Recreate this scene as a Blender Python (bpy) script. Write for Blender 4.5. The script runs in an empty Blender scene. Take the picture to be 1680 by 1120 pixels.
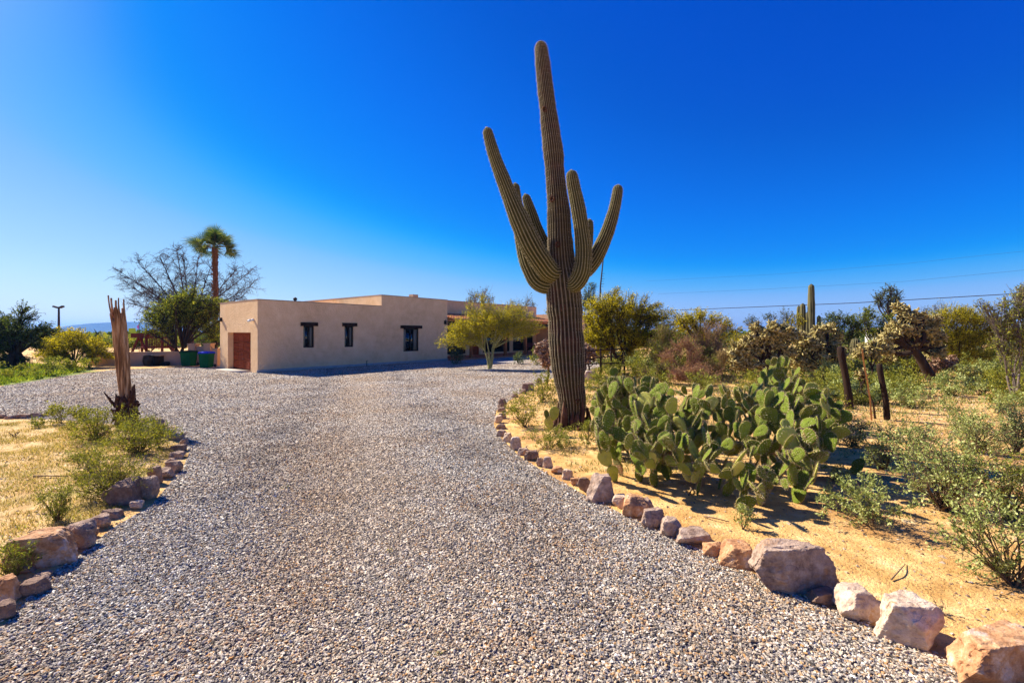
import bpy, bmesh, math, random
import numpy as np
from mathutils import Vector, noise as mnoise

SC = bpy.context.scene
COL = SC.collection
rng = np.random.default_rng(7)
R = random.Random(11)
F = 747.0      # focal length in photo pixels
HZ = 546.0     # photo row of the horizon
CH = 2.0       # camera height

def G(px, py):
    """ground point seen at a photo pixel"""
    y = F * CH / (py - HZ)
    return ((px - 840.0) / F * y, y)

def W(px, py, y):
    """world point at depth y seen at a photo pixel"""
    return np.array([(px - 840.0) / F * y, y, CH + (HZ - py) / F * y])

# ------------------------------------------------------------------ mesh helpers
class MB:
    def __init__(self):
        self.v = []; self.f = []; self.m = []; self.n = 0; self.attr = []; self.smooth = True
    def add(self, verts, faces, mat=0, attr=None):
        verts = np.asarray(verts, dtype=np.float64).reshape(-1, 3)
        faces = np.asarray(faces, dtype=np.int64)
        self.v.append(verts); self.f.append(faces + self.n)
        self.m.append(np.full(len(faces), mat, dtype=np.int32))
        self.attr.append(np.zeros(len(verts)) if attr is None else np.asarray(attr, dtype=np.float64))
        self.n += len(verts)
        return self
    def box(self, c, s, rz=0.0, mat=0):
        x, y, z = s[0] / 2, s[1] / 2, s[2] / 2
        p = np.array([[-x,-y,-z],[x,-y,-z],[x,y,-z],[-x,y,-z],[-x,-y,z],[x,-y,z],[x,y,z],[-x,y,z]])
        ca, sa = math.cos(rz), math.sin(rz)
        q = p.copy(); q[:,0] = p[:,0]*ca - p[:,1]*sa; q[:,1] = p[:,0]*sa + p[:,1]*ca
        return self.add(q + np.array(c), [[0,3,2,1],[4,5,6,7],[0,1,5,4],[1,2,6,5],[2,3,7,6],[3,0,4,7]], mat)
    def beam(self, a, b, w, h, mat=0):
        a = np.array(a, float); b = np.array(b, float); d = b - a; d /= np.linalg.norm(d)
        up = np.array([0,0,1.0]) if abs(d[2]) < .95 else np.array([1.0,0,0])
        s = np.cross(d, up); s /= np.linalg.norm(s); t = np.cross(s, d)
        P = []
        for q in (a, b):
            for i, j in ((-1,-1),(1,-1),(1,1),(-1,1)): P.append(q + s*i*w/2 + t*j*h/2)
        return self.add(P, [[0,1,2,3],[7,6,5,4],[0,4,5,1],[1,5,6,2],[2,6,7,3],[3,7,4,0]], mat)
    def tube(self, pts, rad, k=6, mat=0, cap=True):
        pts = np.asarray(pts, float); n = len(pts)
        rad = np.asarray(rad, float) if np.ndim(rad) else np.full(n, rad)
        tan = np.gradient(pts, axis=0); tan /= (np.linalg.norm(tan, axis=1)[:,None] + 1e-9)
        ref = np.array([0.31, 0.17, 0.93]) if abs(tan[0][2]) < .9 else np.array([1.0, 0.1, 0.0])
        s = np.cross(tan, ref); s /= (np.linalg.norm(s, axis=1)[:,None] + 1e-9)
        t = np.cross(s, tan)
        a = np.arange(k) * 2*math.pi/k
        V = pts[:,None,:] + rad[:,None,None]*(np.cos(a)[None,:,None]*s[:,None,:] + np.sin(a)[None,:,None]*t[:,None,:])
        V = V.reshape(-1, 3)
        i = np.arange(n-1)[:,None]*k; j = np.arange(k)[None,:]; j2 = (j+1) % k
        Fq = np.stack([i+j, i+k+j, i+k+j2, i+j2], axis=-1).reshape(-1,4)
        Fq = Fq[:, ::-1]
        self.add(V, Fq, mat)
        if cap and k == 4:
            b = self.n - len(V)
            self.f.append(np.array([[b, b+1, b+2, b+3],[b+len(V)-1, b+len(V)-2, b+len(V)-3, b+len(V)-4]])); self.m.append(np.full(2, mat, dtype=np.int32))
        elif cap:
            b = self.n - len(V)
            self.add([pts[-1] + tan[-1]*rad[-1]*0.6, pts[0] - tan[0]*rad[0]*.3], np.zeros((0,3), int), mat)
            top = self.n - 2; bot = self.n - 1; L = b + (n-1)*k
            jj = np.arange(k)
            self.f.append(np.stack([L+jj, L+(jj+1)%k, np.full(k, top)], axis=-1)); self.m.append(np.full(k, mat, dtype=np.int32))
            self.f.append(np.stack([b+(jj+1)%k, b+jj, np.full(k, bot)], axis=-1)); self.m.append(np.full(k, mat, dtype=np.int32))
        return self
    def leaves(self, P, L, Wd, D=None, mat=0, bias=0.0, r=rng):
        """diamond shaped leaves at points P, long axis near D"""
        P = np.asarray(P, float); n = len(P)
        if n == 0: return self
        Q = r.normal(size=(n,3))
        if D is not None: Q = Q*bias + D
        Q /= np.linalg.norm(Q, axis=1)[:,None] + 1e-9
        T = np.cross(Q, r.normal(size=(n,3))); T /= np.linalg.norm(T, axis=1)[:,None] + 1e-9
        N = np.cross(Q, T)
        l = (L*(.6 + .8*r.random(n)))[:,None]; w = (Wd*(.6 + .8*r.random(n)))[:,None]
        V = np.stack([P - Q*l*.5, P + T*w*.5 + N*w*.15, P + Q*l*.5, P - T*w*.5 + N*w*.15], axis=1).reshape(-1,3)
        return self.add(V, np.arange(4*n).reshape(-1,4), mat)
    def build(self, name, mat=None, parent=None, origin=None, smooth=None, attr=None):
        V = np.concatenate(self.v) if self.v else np.zeros((0,3))
        o = np.zeros(3)
        if parent is not None: o = np.array(wloc(parent))
        elif origin is not None: o = np.array(origin, float)
        V = V - o
        me = bpy.data.meshes.new(name)
        me.vertices.add(len(V)); me.vertices.foreach_set('co', V.astype(np.float32).ravel())
        loops = []; tot = []
        for f in self.f:
            if len(f) == 0: continue
            loops.append(f.ravel()); tot.append(np.full(len(f), f.shape[1]))
        mi = np.concatenate([m for m, f in zip(self.m, [g for g in self.f]) if len(f)]) if loops else np.zeros(0)
        loops = np.concatenate(loops); tot = np.concatenate(tot)
        me.loops.add(len(loops)); me.loops.foreach_set('vertex_index', loops.astype(np.int32))
        me.polygons.add(len(tot)); st = np.concatenate([[0], np.cumsum(tot)[:-1]])
        me.polygons.foreach_set('loop_start', st.astype(np.int32)); me.polygons.foreach_set('loop_total', tot.astype(np.int32))
        me.polygons.foreach_set('material_index', mi.astype(np.int32))
        sm = self.smooth if smooth is None else smooth
        me.polygons.foreach_set('use_smooth', np.full(len(tot), bool(sm)))
        me.update(calc_edges=True); 
        if attr:
            a = me.attributes.new(attr, 'FLOAT', 'POINT')
            A = np.concatenate(self.attr)
            a.data.foreach_set('value', A.astype(np.float32))
        mats = mat if isinstance(mat, (list, tuple)) else [mat]
        for m in mats: me.materials.append(m)
        ob = bpy.data.objects.new(name, me); COL.objects.link(ob)
        if parent is not None: ob.parent = parent
        else: ob.location = o
        return ob

def wloc(o):
    x = Vector(o.location)
    while o.parent: o = o.parent; x = x + o.location
    return x

def tag(o, label=None, cat=None, group=None, kind=None):
    if label: o['label'] = label
    if cat: o['category'] = cat
    if group: o['group'] = group
    if kind: o['kind'] = kind
    return o

def empty(name, loc, label=None, cat=None, group=None):
    o = bpy.data.objects.new(name, None); COL.objects.link(o); o.location = loc
    o.empty_display_size = .2
    return tag(o, label, cat, group)

def copy_tree(o, parent=None):
    c = o.copy(); COL.objects.link(c); c.parent = parent
    for ch in [x for x in o.children]: copy_tree(ch, c)
    return c

def unit(v): v = np.asarray(v, float); return v/(np.linalg.norm(v)+1e-9)

# ------------------------------------------------------------------ materials
def M(name, cols, src='noise', scale=5., detail=5., cols2=None, scale2=.5, lo=.4, hi=.6, rough=.9, bump=0., bscale=30.,
      bdist=.01, transl=0., tcol=None, spec=.15, metal=0., stretch=None, attr=None, acol=None, alo=.7, ahi=.95, speck=None, spscale=60., splo=.0, sphi=.25, voro_bump=False, mixobj=0., tracks=False):
    m = bpy.data.materials.new(name); m.use_nodes = True
    nt = m.node_tree; N = nt.nodes; L = nt.links; N.clear()
    out = N.new('ShaderNodeOutputMaterial')
    tc = N.new('ShaderNodeTexCoord'); co = tc.outputs['Object']
    if stretch:
        mp = N.new('ShaderNodeMapping'); mp.inputs['Scale'].default_value = stretch; L.new(co, mp.inputs['Vector']); co = mp.outputs[0]
    def noisef(s, d=5.):
        n = N.new('ShaderNodeTexNoise'); n.inputs['Scale'].default_value = s; n.inputs['Detail'].default_value = d
        n.inputs['Roughness'].default_value = .74 if 'rock' in name else .6; L.new(co, n.inputs['Vector']); return n.outputs['Fac']
    def ramp(fac, cs):
        r = N.new('ShaderNodeValToRGB'); L.new(fac, r.inputs[0]); e = r.color_ramp.elements
        while len(e) < len(cs): e.new(.5)
        for k, (p, c) in enumerate(cs): e[k].position = p; e[k].color = (*c, 1)
        return r.outputs[0]
    def mrange(v, a, b, c=0., d=1.):
        r = N.new('ShaderNodeMapRange'); r.inputs[1].default_value = a; r.inputs[2].default_value = b
        r.inputs[3].default_value = c; r.inputs[4].default_value = d; L.new(v, r.inputs[0]); return r.outputs[0]
    def mix(f, a, b, mode='MIX'):
        x = N.new('ShaderNodeMix'); x.data_type = 'RGBA'; x.blend_type = mode
        if isinstance(f, float): x.inputs[0].default_value = f
        else: L.new(f, x.inputs[0])
        for s, k in ((a, 6), (b, 7)):
            if isinstance(s, tuple): x.inputs[k].default_value = (*s, 1)
            else: L.new(s, x.inputs[k])
        return x.outputs[2]
    if src == 'noise': fac = mrange(noisef(scale, detail), .25, .75)
    elif src == 'island': g = N.new('ShaderNodeNewGeometry'); fac = g.outputs['Random Per Island']
    elif src == 'obj': g = N.new('ShaderNodeObjectInfo'); fac = g.outputs['Random']
    elif src == 'voro':
        v = N.new('ShaderNodeTexVoronoi'); v.inputs['Scale'].default_value = scale; L.new(co, v.inputs['Vector'])
        sp = N.new('ShaderNodeSeparateColor'); L.new(v.outputs['Color'], sp.inputs[0]); fac = sp.outputs[0]
    if mixobj:
        oi = N.new('ShaderNodeObjectInfo'); a = N.new('ShaderNodeMath'); a.operation = 'MULTIPLY_ADD'
        L.new(oi.outputs['Random'], a.inputs[0]); a.inputs[1].default_value = mixobj
        b = N.new('ShaderNodeMath'); b.operation = 'MULTIPLY'; L.new(fac, b.inputs[0]); b.inputs[1].default_value = 1-mixobj
        L.new(b.outputs[0], a.inputs[2]); fac = a.outputs[0]
    c = ramp(fac, cols)
    if cols2:
        f2 = mrange(noisef(scale2, 4.), lo, hi)
        if src == 'island' or src == 'voro': c = mix(f2, c, mix(1.0, c, cols2[0][1], 'MULTIPLY'))
        else: c = mix(f2, c, ramp(mrange(noisef(scale*1.7), .3, .7), cols2))
    if speck:
        v = N.new('ShaderNodeTexVoronoi'); v.inputs['Scale'].default_value = spscale; L.new(co, v.inputs['Vector'])
        c = mix(mrange(v.outputs['Distance'], splo, sphi, 1., 0.), c, speck)
    if attr:
        at = N.new('ShaderNodeAttribute'); at.attribute_name = attr
        c = mix(mrange(at.outputs['Fac'], alo, ahi), c, acol)
    if tracks:
        sx = N.new('ShaderNodeSeparateXYZ'); L.new(co, sx.inputs[0])
        def mm(op, p, q, r_=None):
            n = N.new('ShaderNodeMath'); n.operation = op
            for k_, v_ in enumerate((p, q, r_)):
                if v_ is None: continue
                if isinstance(v_, (int, float)): n.inputs[k_].default_value = v_
                else: L.new(v_, n.inputs[k_])
            return n.outputs[0]
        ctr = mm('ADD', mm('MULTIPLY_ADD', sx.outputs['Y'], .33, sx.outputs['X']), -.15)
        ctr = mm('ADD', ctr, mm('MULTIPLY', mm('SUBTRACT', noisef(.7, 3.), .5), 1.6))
        pn = mrange(noisef(.55, 6.), .36, .62); pn2 = mrange(noisef(.9, 6.), .42, .60)
        brown = mrange(mm('ABSOLUTE', mm('ADD', ctr, .1), 0.), .2, 1.3, .65, 0.)
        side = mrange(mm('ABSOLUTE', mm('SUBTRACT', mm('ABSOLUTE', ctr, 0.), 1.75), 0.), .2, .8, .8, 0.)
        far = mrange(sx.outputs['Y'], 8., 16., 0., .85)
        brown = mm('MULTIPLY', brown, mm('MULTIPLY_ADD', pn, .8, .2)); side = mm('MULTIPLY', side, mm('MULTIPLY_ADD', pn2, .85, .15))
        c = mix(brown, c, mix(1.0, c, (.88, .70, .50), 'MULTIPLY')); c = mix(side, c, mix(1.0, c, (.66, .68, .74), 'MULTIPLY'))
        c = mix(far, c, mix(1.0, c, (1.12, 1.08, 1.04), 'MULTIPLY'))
    b = N.new('ShaderNodeBsdfPrincipled'); L.new(c, b.inputs['Base Color'])
    b.inputs['Roughness'].default_value = rough; b.inputs['Specular IOR Level'].default_value = spec; b.inputs['Metallic'].default_value = metal
    if bump:
        bp = N.new('ShaderNodeBump'); bp.inputs['Strength'].default_value = bump; bp.inputs['Distance'].default_value = bdist
        if voro_bump:
            v = N.new('ShaderNodeTexVoronoi'); v.inputs['Scale'].default_value = bscale; L.new(co, v.inputs['Vector'])
            L.new(mrange(v.outputs['Distance'], 0., .8, 1., 0.), bp.inputs['Height'])
        else: L.new(noisef(bscale, 6.), bp.inputs['Height'])
        L.new(bp.outputs[0], b.inputs['Normal'])
    res = b.outputs[0]
    if transl:
        t = N.new('ShaderNodeBsdfTranslucent'); tc_ = mix(1.0, c, tcol or (1.3, 1.25, .5), 'MULTIPLY'); L.new(tc_, t.inputs['Color'])
        ms = N.new('ShaderNodeMixShader'); ms.inputs[0].default_value = transl; L.new(res, ms.inputs[1]); L.new(t.outputs[0], ms.inputs[2]); res = ms.outputs[0]
    L.new(res, out.inputs['Surface'])
    return m

m_sand = M('desert_sand', [(0,(.40,.19,.05)),(.35,(.60,.34,.11)),(.7,(.78,.49,.19)),(1,(.90,.67,.38))], scale=3.5, detail=12.,
           cols2=[(0,(.34,.16,.055)),(1,(.54,.30,.11))], scale2=.9, lo=.50, hi=.66, bump=.9, bscale=38., bdist=.03, speck=(.20,.12,.06), spscale=34., splo=.05, sphi=.16)
m_lawn = M('dry_lawn_soil', [(0,(.36,.20,.07)),(.4,(.56,.35,.13)),(.7,(.72,.49,.23)),(1,(.84,.66,.42))], scale=4., detail=10.,
           cols2=[(0,(.27,.20,.05)),(1,(.46,.33,.10))], scale2=1.2, lo=.48, hi=.62, bump=.9, bscale=45., bdist=.03)
m_verge = M('green_verge', [(0,(.09,.13,.02)),(.5,(.20,.25,.035)),(1,(.36,.34,.07))], scale=2., detail=8., bump=1., bscale=14., bdist=.1)
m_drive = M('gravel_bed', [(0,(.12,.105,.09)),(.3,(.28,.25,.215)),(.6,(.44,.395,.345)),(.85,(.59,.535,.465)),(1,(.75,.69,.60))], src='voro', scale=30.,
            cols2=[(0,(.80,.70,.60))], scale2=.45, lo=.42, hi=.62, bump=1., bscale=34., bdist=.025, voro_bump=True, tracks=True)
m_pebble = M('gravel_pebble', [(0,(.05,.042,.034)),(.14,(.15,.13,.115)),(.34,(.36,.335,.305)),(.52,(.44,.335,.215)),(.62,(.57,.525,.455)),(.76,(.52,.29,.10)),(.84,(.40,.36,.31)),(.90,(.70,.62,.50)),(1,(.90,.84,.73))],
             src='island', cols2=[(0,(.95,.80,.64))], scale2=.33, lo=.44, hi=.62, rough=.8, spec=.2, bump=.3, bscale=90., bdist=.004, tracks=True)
m_stone = M('sand_stones', [(0,(.14,.09,.06)),(.5,(.36,.26,.17)),(1,(.62,.50,.38))], src='island', rough=.85)
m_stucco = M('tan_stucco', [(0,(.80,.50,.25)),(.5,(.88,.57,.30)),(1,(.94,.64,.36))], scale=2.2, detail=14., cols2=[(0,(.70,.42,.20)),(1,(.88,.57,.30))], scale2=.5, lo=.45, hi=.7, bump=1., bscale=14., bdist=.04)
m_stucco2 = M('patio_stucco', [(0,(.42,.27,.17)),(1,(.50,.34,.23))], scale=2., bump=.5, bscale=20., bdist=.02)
m_cap = M('parapet_cap', [(0,(.36,.24,.16)),(1,(.44,.31,.21))], scale=3.)
m_doorw = M('garage_door_wood', [(0,(.11,.016,.004)),(.5,(.24,.042,.010)),(1,(.40,.085,.020))], scale=3., detail=8., stretch=(.6,.6,6.), rough=.7, spec=.1)
m_dkwood = M('dark_wood', [(0,(.012,.007,.005)),(1,(.05,.026,.014))], scale=9., detail=8., stretch=(1,1,.15), bump=.4, bscale=25.)
m_redwood = M('red_stained_wood', [(0,(.08,.016,.012)),(1,(.19,.05,.035))], scale=6., bump=.2)
m_orwood = M('orange_post_wood', [(0,(.26,.075,.02)),(1,(.48,.17,.05))], scale=7., stretch=(1,1,.3), bump=.3)
m_rust = M('rusty_stake', [(0,(.30,.11,.03)),(1,(.55,.24,.07))], scale=25., bump=.3)
m_glass = M('window_glass', [(0,(.006,.007,.009)),(1,(.02,.022,.02))], scale=2., rough=.06, spec=.8)
m_frame = M('window_frame_dark', [(0,(.02,.012,.008)),(1,(.035,.02,.014))], rough=.6)
m_curtain = M('curtain', [(0,(.16,.14,.10)),(1,(.30,.27,.20))], scale=3., stretch=(9,9,.4))
m_tile = M('clay_tile', [(0,(.42,.12,.035)),(.5,(.58,.20,.07)),(1,(.72,.32,.14))], src='island', rough=.8)
m_conc = M('concrete', [(0,(.36,.30,.25)),(1,(.48,.42,.36))], scale=4., bump=.2)
m_white = M('white_metal', [(0,(.70,.70,.68)),(1,(.8,.8,.78))], rough=.5)
m_black = M('black_metal', [(0,(.010,.010,.012)),(1,(.03,.028,.028))], rough=.6)
m_bin = M('green_bin_plastic', [(0,(.004,.06,.022)),(1,(.006,.10,.035))], scale=3., rough=.8, spec=.1)
m_binblue = M('blue_lid_plastic', [(0,(.01,.03,.35)),(1,(.02,.04,.55))], rough=.8, spec=.1)
m_bindark = M('dark_green_lid', [(0,(.004,.03,.015)),(1,(.006,.045,.018))], rough=.8, spec=.1)
m_rock = M('pink_grey_rock', [(0,(.06,.032,.022)),(.28,(.24,.15,.105)),(.5,(.44,.30,.215)),(.75,(.62,.46,.35)),(1,(.80,.66,.54))], scale=11., detail=15.,
           cols2=[(0,(.34,.14,.04)),(1,(.58,.33,.16))], scale2=4.5, lo=.55, hi=.68, bump=1., bscale=40., bdist=.022, mixobj=.15)
m_rock_or = M('orange_rock', [(0,(.12,.05,.03)),(.35,(.42,.20,.09)),(.6,(.60,.34,.17)),(.8,(.72,.52,.37)),(1,(.84,.70,.56))], scale=9., detail=12.,
           cols2=[(0,(.50,.36,.28)),(1,(.72,.60,.50))], scale2=5., lo=.55, hi=.66, bump=.9, bscale=22., bdist=.02)
m_rock_br = M('brown_rock', [(0,(.07,.04,.028)),(.5,(.27,.17,.12)),(1,(.52,.38,.29))], scale=9., detail=12.,
           cols2=[(0,(.30,.16,.08)),(1,(.5,.36,.26))], scale2=5., lo=.55, hi=.68, bump=.9, bscale=22., bdist=.02, mixobj=.2)
m_rock_pale = M('pale_rock', [(0,(.16,.09,.06)),(.3,(.46,.31,.21)),(.6,(.68,.51,.37)),(1,(.86,.74,.60))], scale=10., detail=12.,
           cols2=[(0,(.50,.26,.10)),(1,(.66,.42,.22))], scale2=6., lo=.57, hi=.68, bump=.9, bscale=20., bdist=.02)
m_sag = M('saguaro_skin', [(0,(.022,.014,.007)),(.45,(.052,.038,.015)),(1,(.10,.080,.030))], scale=2.6, detail=8., stretch=(1.2,1.2,2.2),
          cols2=[(0,(.035,.015,.009)),(1,(.10,.05,.026))], scale2=1.3, lo=.50, hi=.60, attr='ridge', acol=(.36,.29,.18), alo=.76, ahi=1.14, bump=.5, bscale=50., bdist=.01)
m_sagarm = M('saguaro_arm_skin', [(0,(.030,.028,.008)),(.5,(.060,.055,.014)),(1,(.10,.088,.024))], scale=3., detail=8.,
          attr='ridge', acol=(.34,.29,.14), alo=.76, ahi=1.05, bump=.4, bscale=50., bdist=.01)
m_sagbase = M('saguaro_bark', [(0,(.030,.014,.009)),(.5,(.10,.045,.025)),(1,(.22,.12,.07))], scale=7., detail=10., stretch=(1,1,.5), bump=1., bscale=20., bdist=.04)
m_spine = M('cactus_spine', [(0,(.50,.40,.24)),(1,(.78,.68,.48))], src='island', transl=.3, tcol=(1,1,1))
m_sagfar = M('far_saguaro_skin', [(0,(.045,.05,.014)),(1,(.10,.09,.03))], scale=2., attr='ridge', acol=(.26,.22,.11), alo=.6, ahi=1.)
m_snag = M('weathered_cactus_wood', [(0,(.035,.014,.007)),(.42,(.26,.125,.05)),(.62,(.50,.28,.13)),(1,(.74,.54,.33))], scale=22., detail=8., stretch=(1,1,.08), bump=.6, bscale=30., bdist=.02)
m_snagbase = M('dark_snag_base', [(0,(.02,.010,.007)),(.6,(.09,.04,.025)),(1,(.24,.12,.07))], scale=12., detail=8., bump=1., bscale=22., bdist=.03)
m_pad = M('prickly_pad_skin', [(0,(.06,.10,.014)),(.35,(.18,.23,.022)),(.65,(.38,.42,.06)),(1,(.66,.60,.15))], scale=5., mixobj=.8,
          cols2=[(0,(.17,.12,.035)),(1,(.26,.19,.06))], scale2=7., lo=.62, hi=.72, transl=.14, tcol=(1.4,1.5,.5), rough=.75, spec=.1, bump=.2, bscale=12., attr='rim', acol=(.55,.42,.14), alo=.70, ahi=1.)
m_padold = M('corky_pad_skin', [(0,(.17,.09,.045)),(.5,(.30,.17,.09)),(1,(.40,.27,.14))], scale=12., mixobj=.2, cols2=[(0,(.10,.12,.03)),(1,(.16,.17,.05))], scale2=5., lo=.5, hi=.6, bump=.6, bscale=30.)
m_areole = M('pad_areole', [(0,(.12,.06,.02)),(.4,(.42,.30,.12)),(1,(.85,.74,.46))], src='island')
m_bark = M('dark_bark', [(0,(.02,.012,.008)),(1,(.075,.045,.028))], scale=10., detail=8., stretch=(1,1,.3), bump=.7, bscale=25.)
m_barkgrey = M('grey_bark', [(0,(.10,.075,.06)),(1,(.22,.17,.14))], scale=6.)
m_barkbare = M('bare_twig_bark', [(0,(.055,.035,.032)),(1,(.12,.085,.085))], scale=6.)
m_pvbark = M('green_palo_verde_bark', [(0,(.20,.19,.05)),(1,(.42,.38,.16))], scale=8., bump=.3)
m_palmbark = M('palm_bark', [(0,(.07,.028,.014)),(.5,(.18,.08,.035)),(1,(.30,.15,.07))], scale=5., detail=8., stretch=(1,1,5.), bump=1., bscale=14., bdist=.05)
def leafmat(n, cs, t=.35, tc=None, **k): return M(n, cs, src='island', transl=t, tcol=tc, rough=.7, **k)
m_lfdark = leafmat('dark_mesquite_leaf', [(0,(.022,.042,.010)),(.6,(.08,.12,.024)),(1,(.22,.24,.05))])
m_lfpv = leafmat('palo_verde_leaf', [(0,(.10,.11,.006)),(.5,(.34,.31,.014)),(1,(.74,.64,.04))], t=.48, tc=(1.3,1.15,.35))
m_lfgreen = leafmat('green_leaf', [(0,(.03,.055,.006)),(.5,(.13,.17,.016)),(1,(.40,.40,.05))], t=.42, tc=(1.3,1.25,.4))
m_lfcreo = leafmat('creosote_leaf', [(0,(.07,.09,.012)),(.5,(.21,.22,.025)),(1,(.46,.42,.07))])
m_lfburs = leafmat('bursage_leaf', [(0,(.12,.15,.035)),(.5,(.30,.34,.09)),(1,(.62,.64,.26))], t=.3, tc=(1.2,1.2,.7))
m_lffresh = leafmat('fresh_leaf', [(0,(.07,.09,.015)),(.5,(.20,.22,.035)),(1,(.44,.42,.09))], t=.35)
m_lfblue = leafmat('grey_green_leaf', [(0,(.035,.055,.03)),(.5,(.08,.11,.055)),(1,(.17,.19,.09))])
m_lfbrown = leafmat('dry_twig_leaf', [(0,(.20,.10,.04)),(.5,(.38,.22,.08)),(1,(.52,.38,.14))], t=.25, tc=(1.2,1,.7))
m_drytwig = M('dry_brown_twig', [(0,(.16,.095,.05)),(1,(.42,.28,.17))], scale=5.)
m_stem = M('shrub_stem', [(0,(.09,.055,.03)),(1,(.22,.15,.09))], scale=8.)
m_cholla = M('cholla_joint', [(0,(.16,.12,.035)),(.45,(.40,.32,.10)),(1,(.72,.60,.27))], src='island', transl=.2, tcol=(1.1,1,.7), bump=.5, bscale=60.)
m_chollabr = M('brown_cholla_joint', [(0,(.16,.08,.05)),(.6,(.36,.21,.12)),(1,(.58,.42,.28))], src='island', transl=.15, tcol=(1,1,1))
m_frond = leafmat('palm_frond', [(0,(.025,.055,.014)),(.6,(.075,.12,.030)),(1,(.22,.24,.08))], t=.3)
m_frondold = leafmat('palm_old_frond', [(0,(.14,.08,.03)),(1,(.30,.20,.09))], t=.2, tc=(1,1,.7))
m_grass = leafmat('dry_grass', [(0,(.16,.14,.03)),(.35,(.34,.27,.07)),(.6,(.56,.41,.15)),(1,(.76,.58,.30))], t=.35, tc=(1.1,1.05,.6))
m_grassg = leafmat('green_grass', [(0,(.08,.14,.015)),(.5,(.20,.28,.03)),(1,(.40,.42,.07))], t=.4)
m_mtn = M('mountain_rock', [(0,(.03,.04,.045)),(.5,(.05,.06,.06)),(1,(.09,.09,.085))], scale=.006, detail=8., bump=1., bscale=.02, bdist=30.)
m_flagp = M('purple_flag_cloth', [(0,(.30,.10,.42)),(1,(.48,.16,.55))], scale=3., transl=.3, tcol=(1,1,1))
m_wire = M('power_wire', [(0,(.03,.03,.035)),(1,(.05,.05,.055))])
m_pole = M('utility_pole', [(0,(.04,.03,.03)),(1,(.08,.06,.05))], scale=5.)
m_flatwood = M('tan_board', [(0,(.34,.22,.12)),(1,(.50,.36,.22))], scale=6.)
m_stick = M('dead_stick', [(0,(.10,.06,.035)),(1,(.26,.18,.11))], scale=12.)

# ------------------------------------------------------------------ sky, sun, camera
SUN_EL = math.radians(39.0)
sd = np.array([-0.87, 0.495, 0.0]); sd /= np.linalg.norm(sd)
sun_dir = np.array([sd[0]*math.cos(SUN_EL), sd[1]*math.cos(SUN_EL), math.sin(SUN_EL)])
w = bpy.data.worlds.new("World"); SC.world = w; w.use_nodes = True
nt = w.node_tree; N = nt.nodes; L = nt.links; N.clear()
wo = N.new('ShaderNodeOutputWorld'); bg = N.new('ShaderNodeBackground'); sky = N.new('ShaderNodeTexSky')
sky.sky_type = 'NISHITA'; sky.sun_disc = False; sky.sun_elevation = SUN_EL
sky.sun_rotation = math.atan2(sd[0], sd[1]); sky.altitude = 800; sky.air_density = 1.0; sky.dust_density = .5; sky.ozone_density = 3.0
sep = N.new('ShaderNodeSeparateColor'); cmb = N.new('ShaderNodeCombineColor'); L.new(sky.outputs[0], sep.inputs[0])
CV = [[(0,0),(.20,.0),(.30,.002),(.345,.006),(.40,.045),(.45,.088),(.50,.15),(.70,.27),(1.,.41),(1.6,.58)],
      [(0,0),(.22,.050),(.257,.061),(.30,.080),(.40,.125),(.50,.175),(.60,.262),(.70,.325),(1.,.46),(1.2,.54),(1.6,.62)],
      [(0,.02),(.30,.27),(.41,.375),(.486,.405),(.535,.45),(.65,.55),(.77,.60),(.90,.61),(1.1,.64),(1.6,.66)]]
for i in range(3):
    mr = N.new('ShaderNodeMath'); mr.operation = 'MULTIPLY'; mr.inputs[1].default_value = .13/1.6; L.new(sep.outputs[i], mr.inputs[0])
    fc = N.new('ShaderNodeFloatCurve'); c_ = fc.mapping.curves[0]; pts = CV[i]
    c_.points[0].location = (0, pts[0][1]); c_.points[1].location = (1, pts[-1][1])
    for x_, y_ in pts[1:-1]: c_.points.new(x_/1.6, y_)
    fc.mapping.update(); L.new(mr.outputs[0], fc.inputs['Value']); L.new(fc.outputs[0], cmb.inputs[i])
L.new(cmb.outputs[0], bg.inputs['Color']); bg.inputs['Strength'].default_value = .735
L.new(bg.outputs[0], wo.inputs['Surface'])
sl = bpy.data.lights.new('sun', 'SUN'); sl.energy = 5.0; sl.angle = math.radians(.5); sl.color = (1, .92, .78)
so = bpy.data.objects.new('sun', sl); COL.objects.link(so)
so.rotation_euler = Vector(sun_dir).to_track_quat('Z', 'Y').to_euler()
cam = bpy.data.cameras.new('camera'); co_ = bpy.data.objects.new('camera', cam); COL.objects.link(co_)
cam.sensor_width = 36; cam.lens = 36*F/1680; cam.shift_y = -(560-HZ)/1680; cam.clip_start = .05; cam.clip_end = 20000
co_.location = (0, 0, CH); co_.rotation_euler = (math.pi/2, 0, 0); SC.camera = co_
SC.view_settings.view_transform = 'Standard'; SC.view_settings.look = 'None'; SC.view_settings.exposure = 1.13; SC.view_settings.gamma = 1
SC.cycles.max_bounces = 10; SC.cycles.diffuse_bounces = 6; SC.cycles.transparent_max_bounces = 8; SC.cycles.volume_bounces = 0
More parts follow.
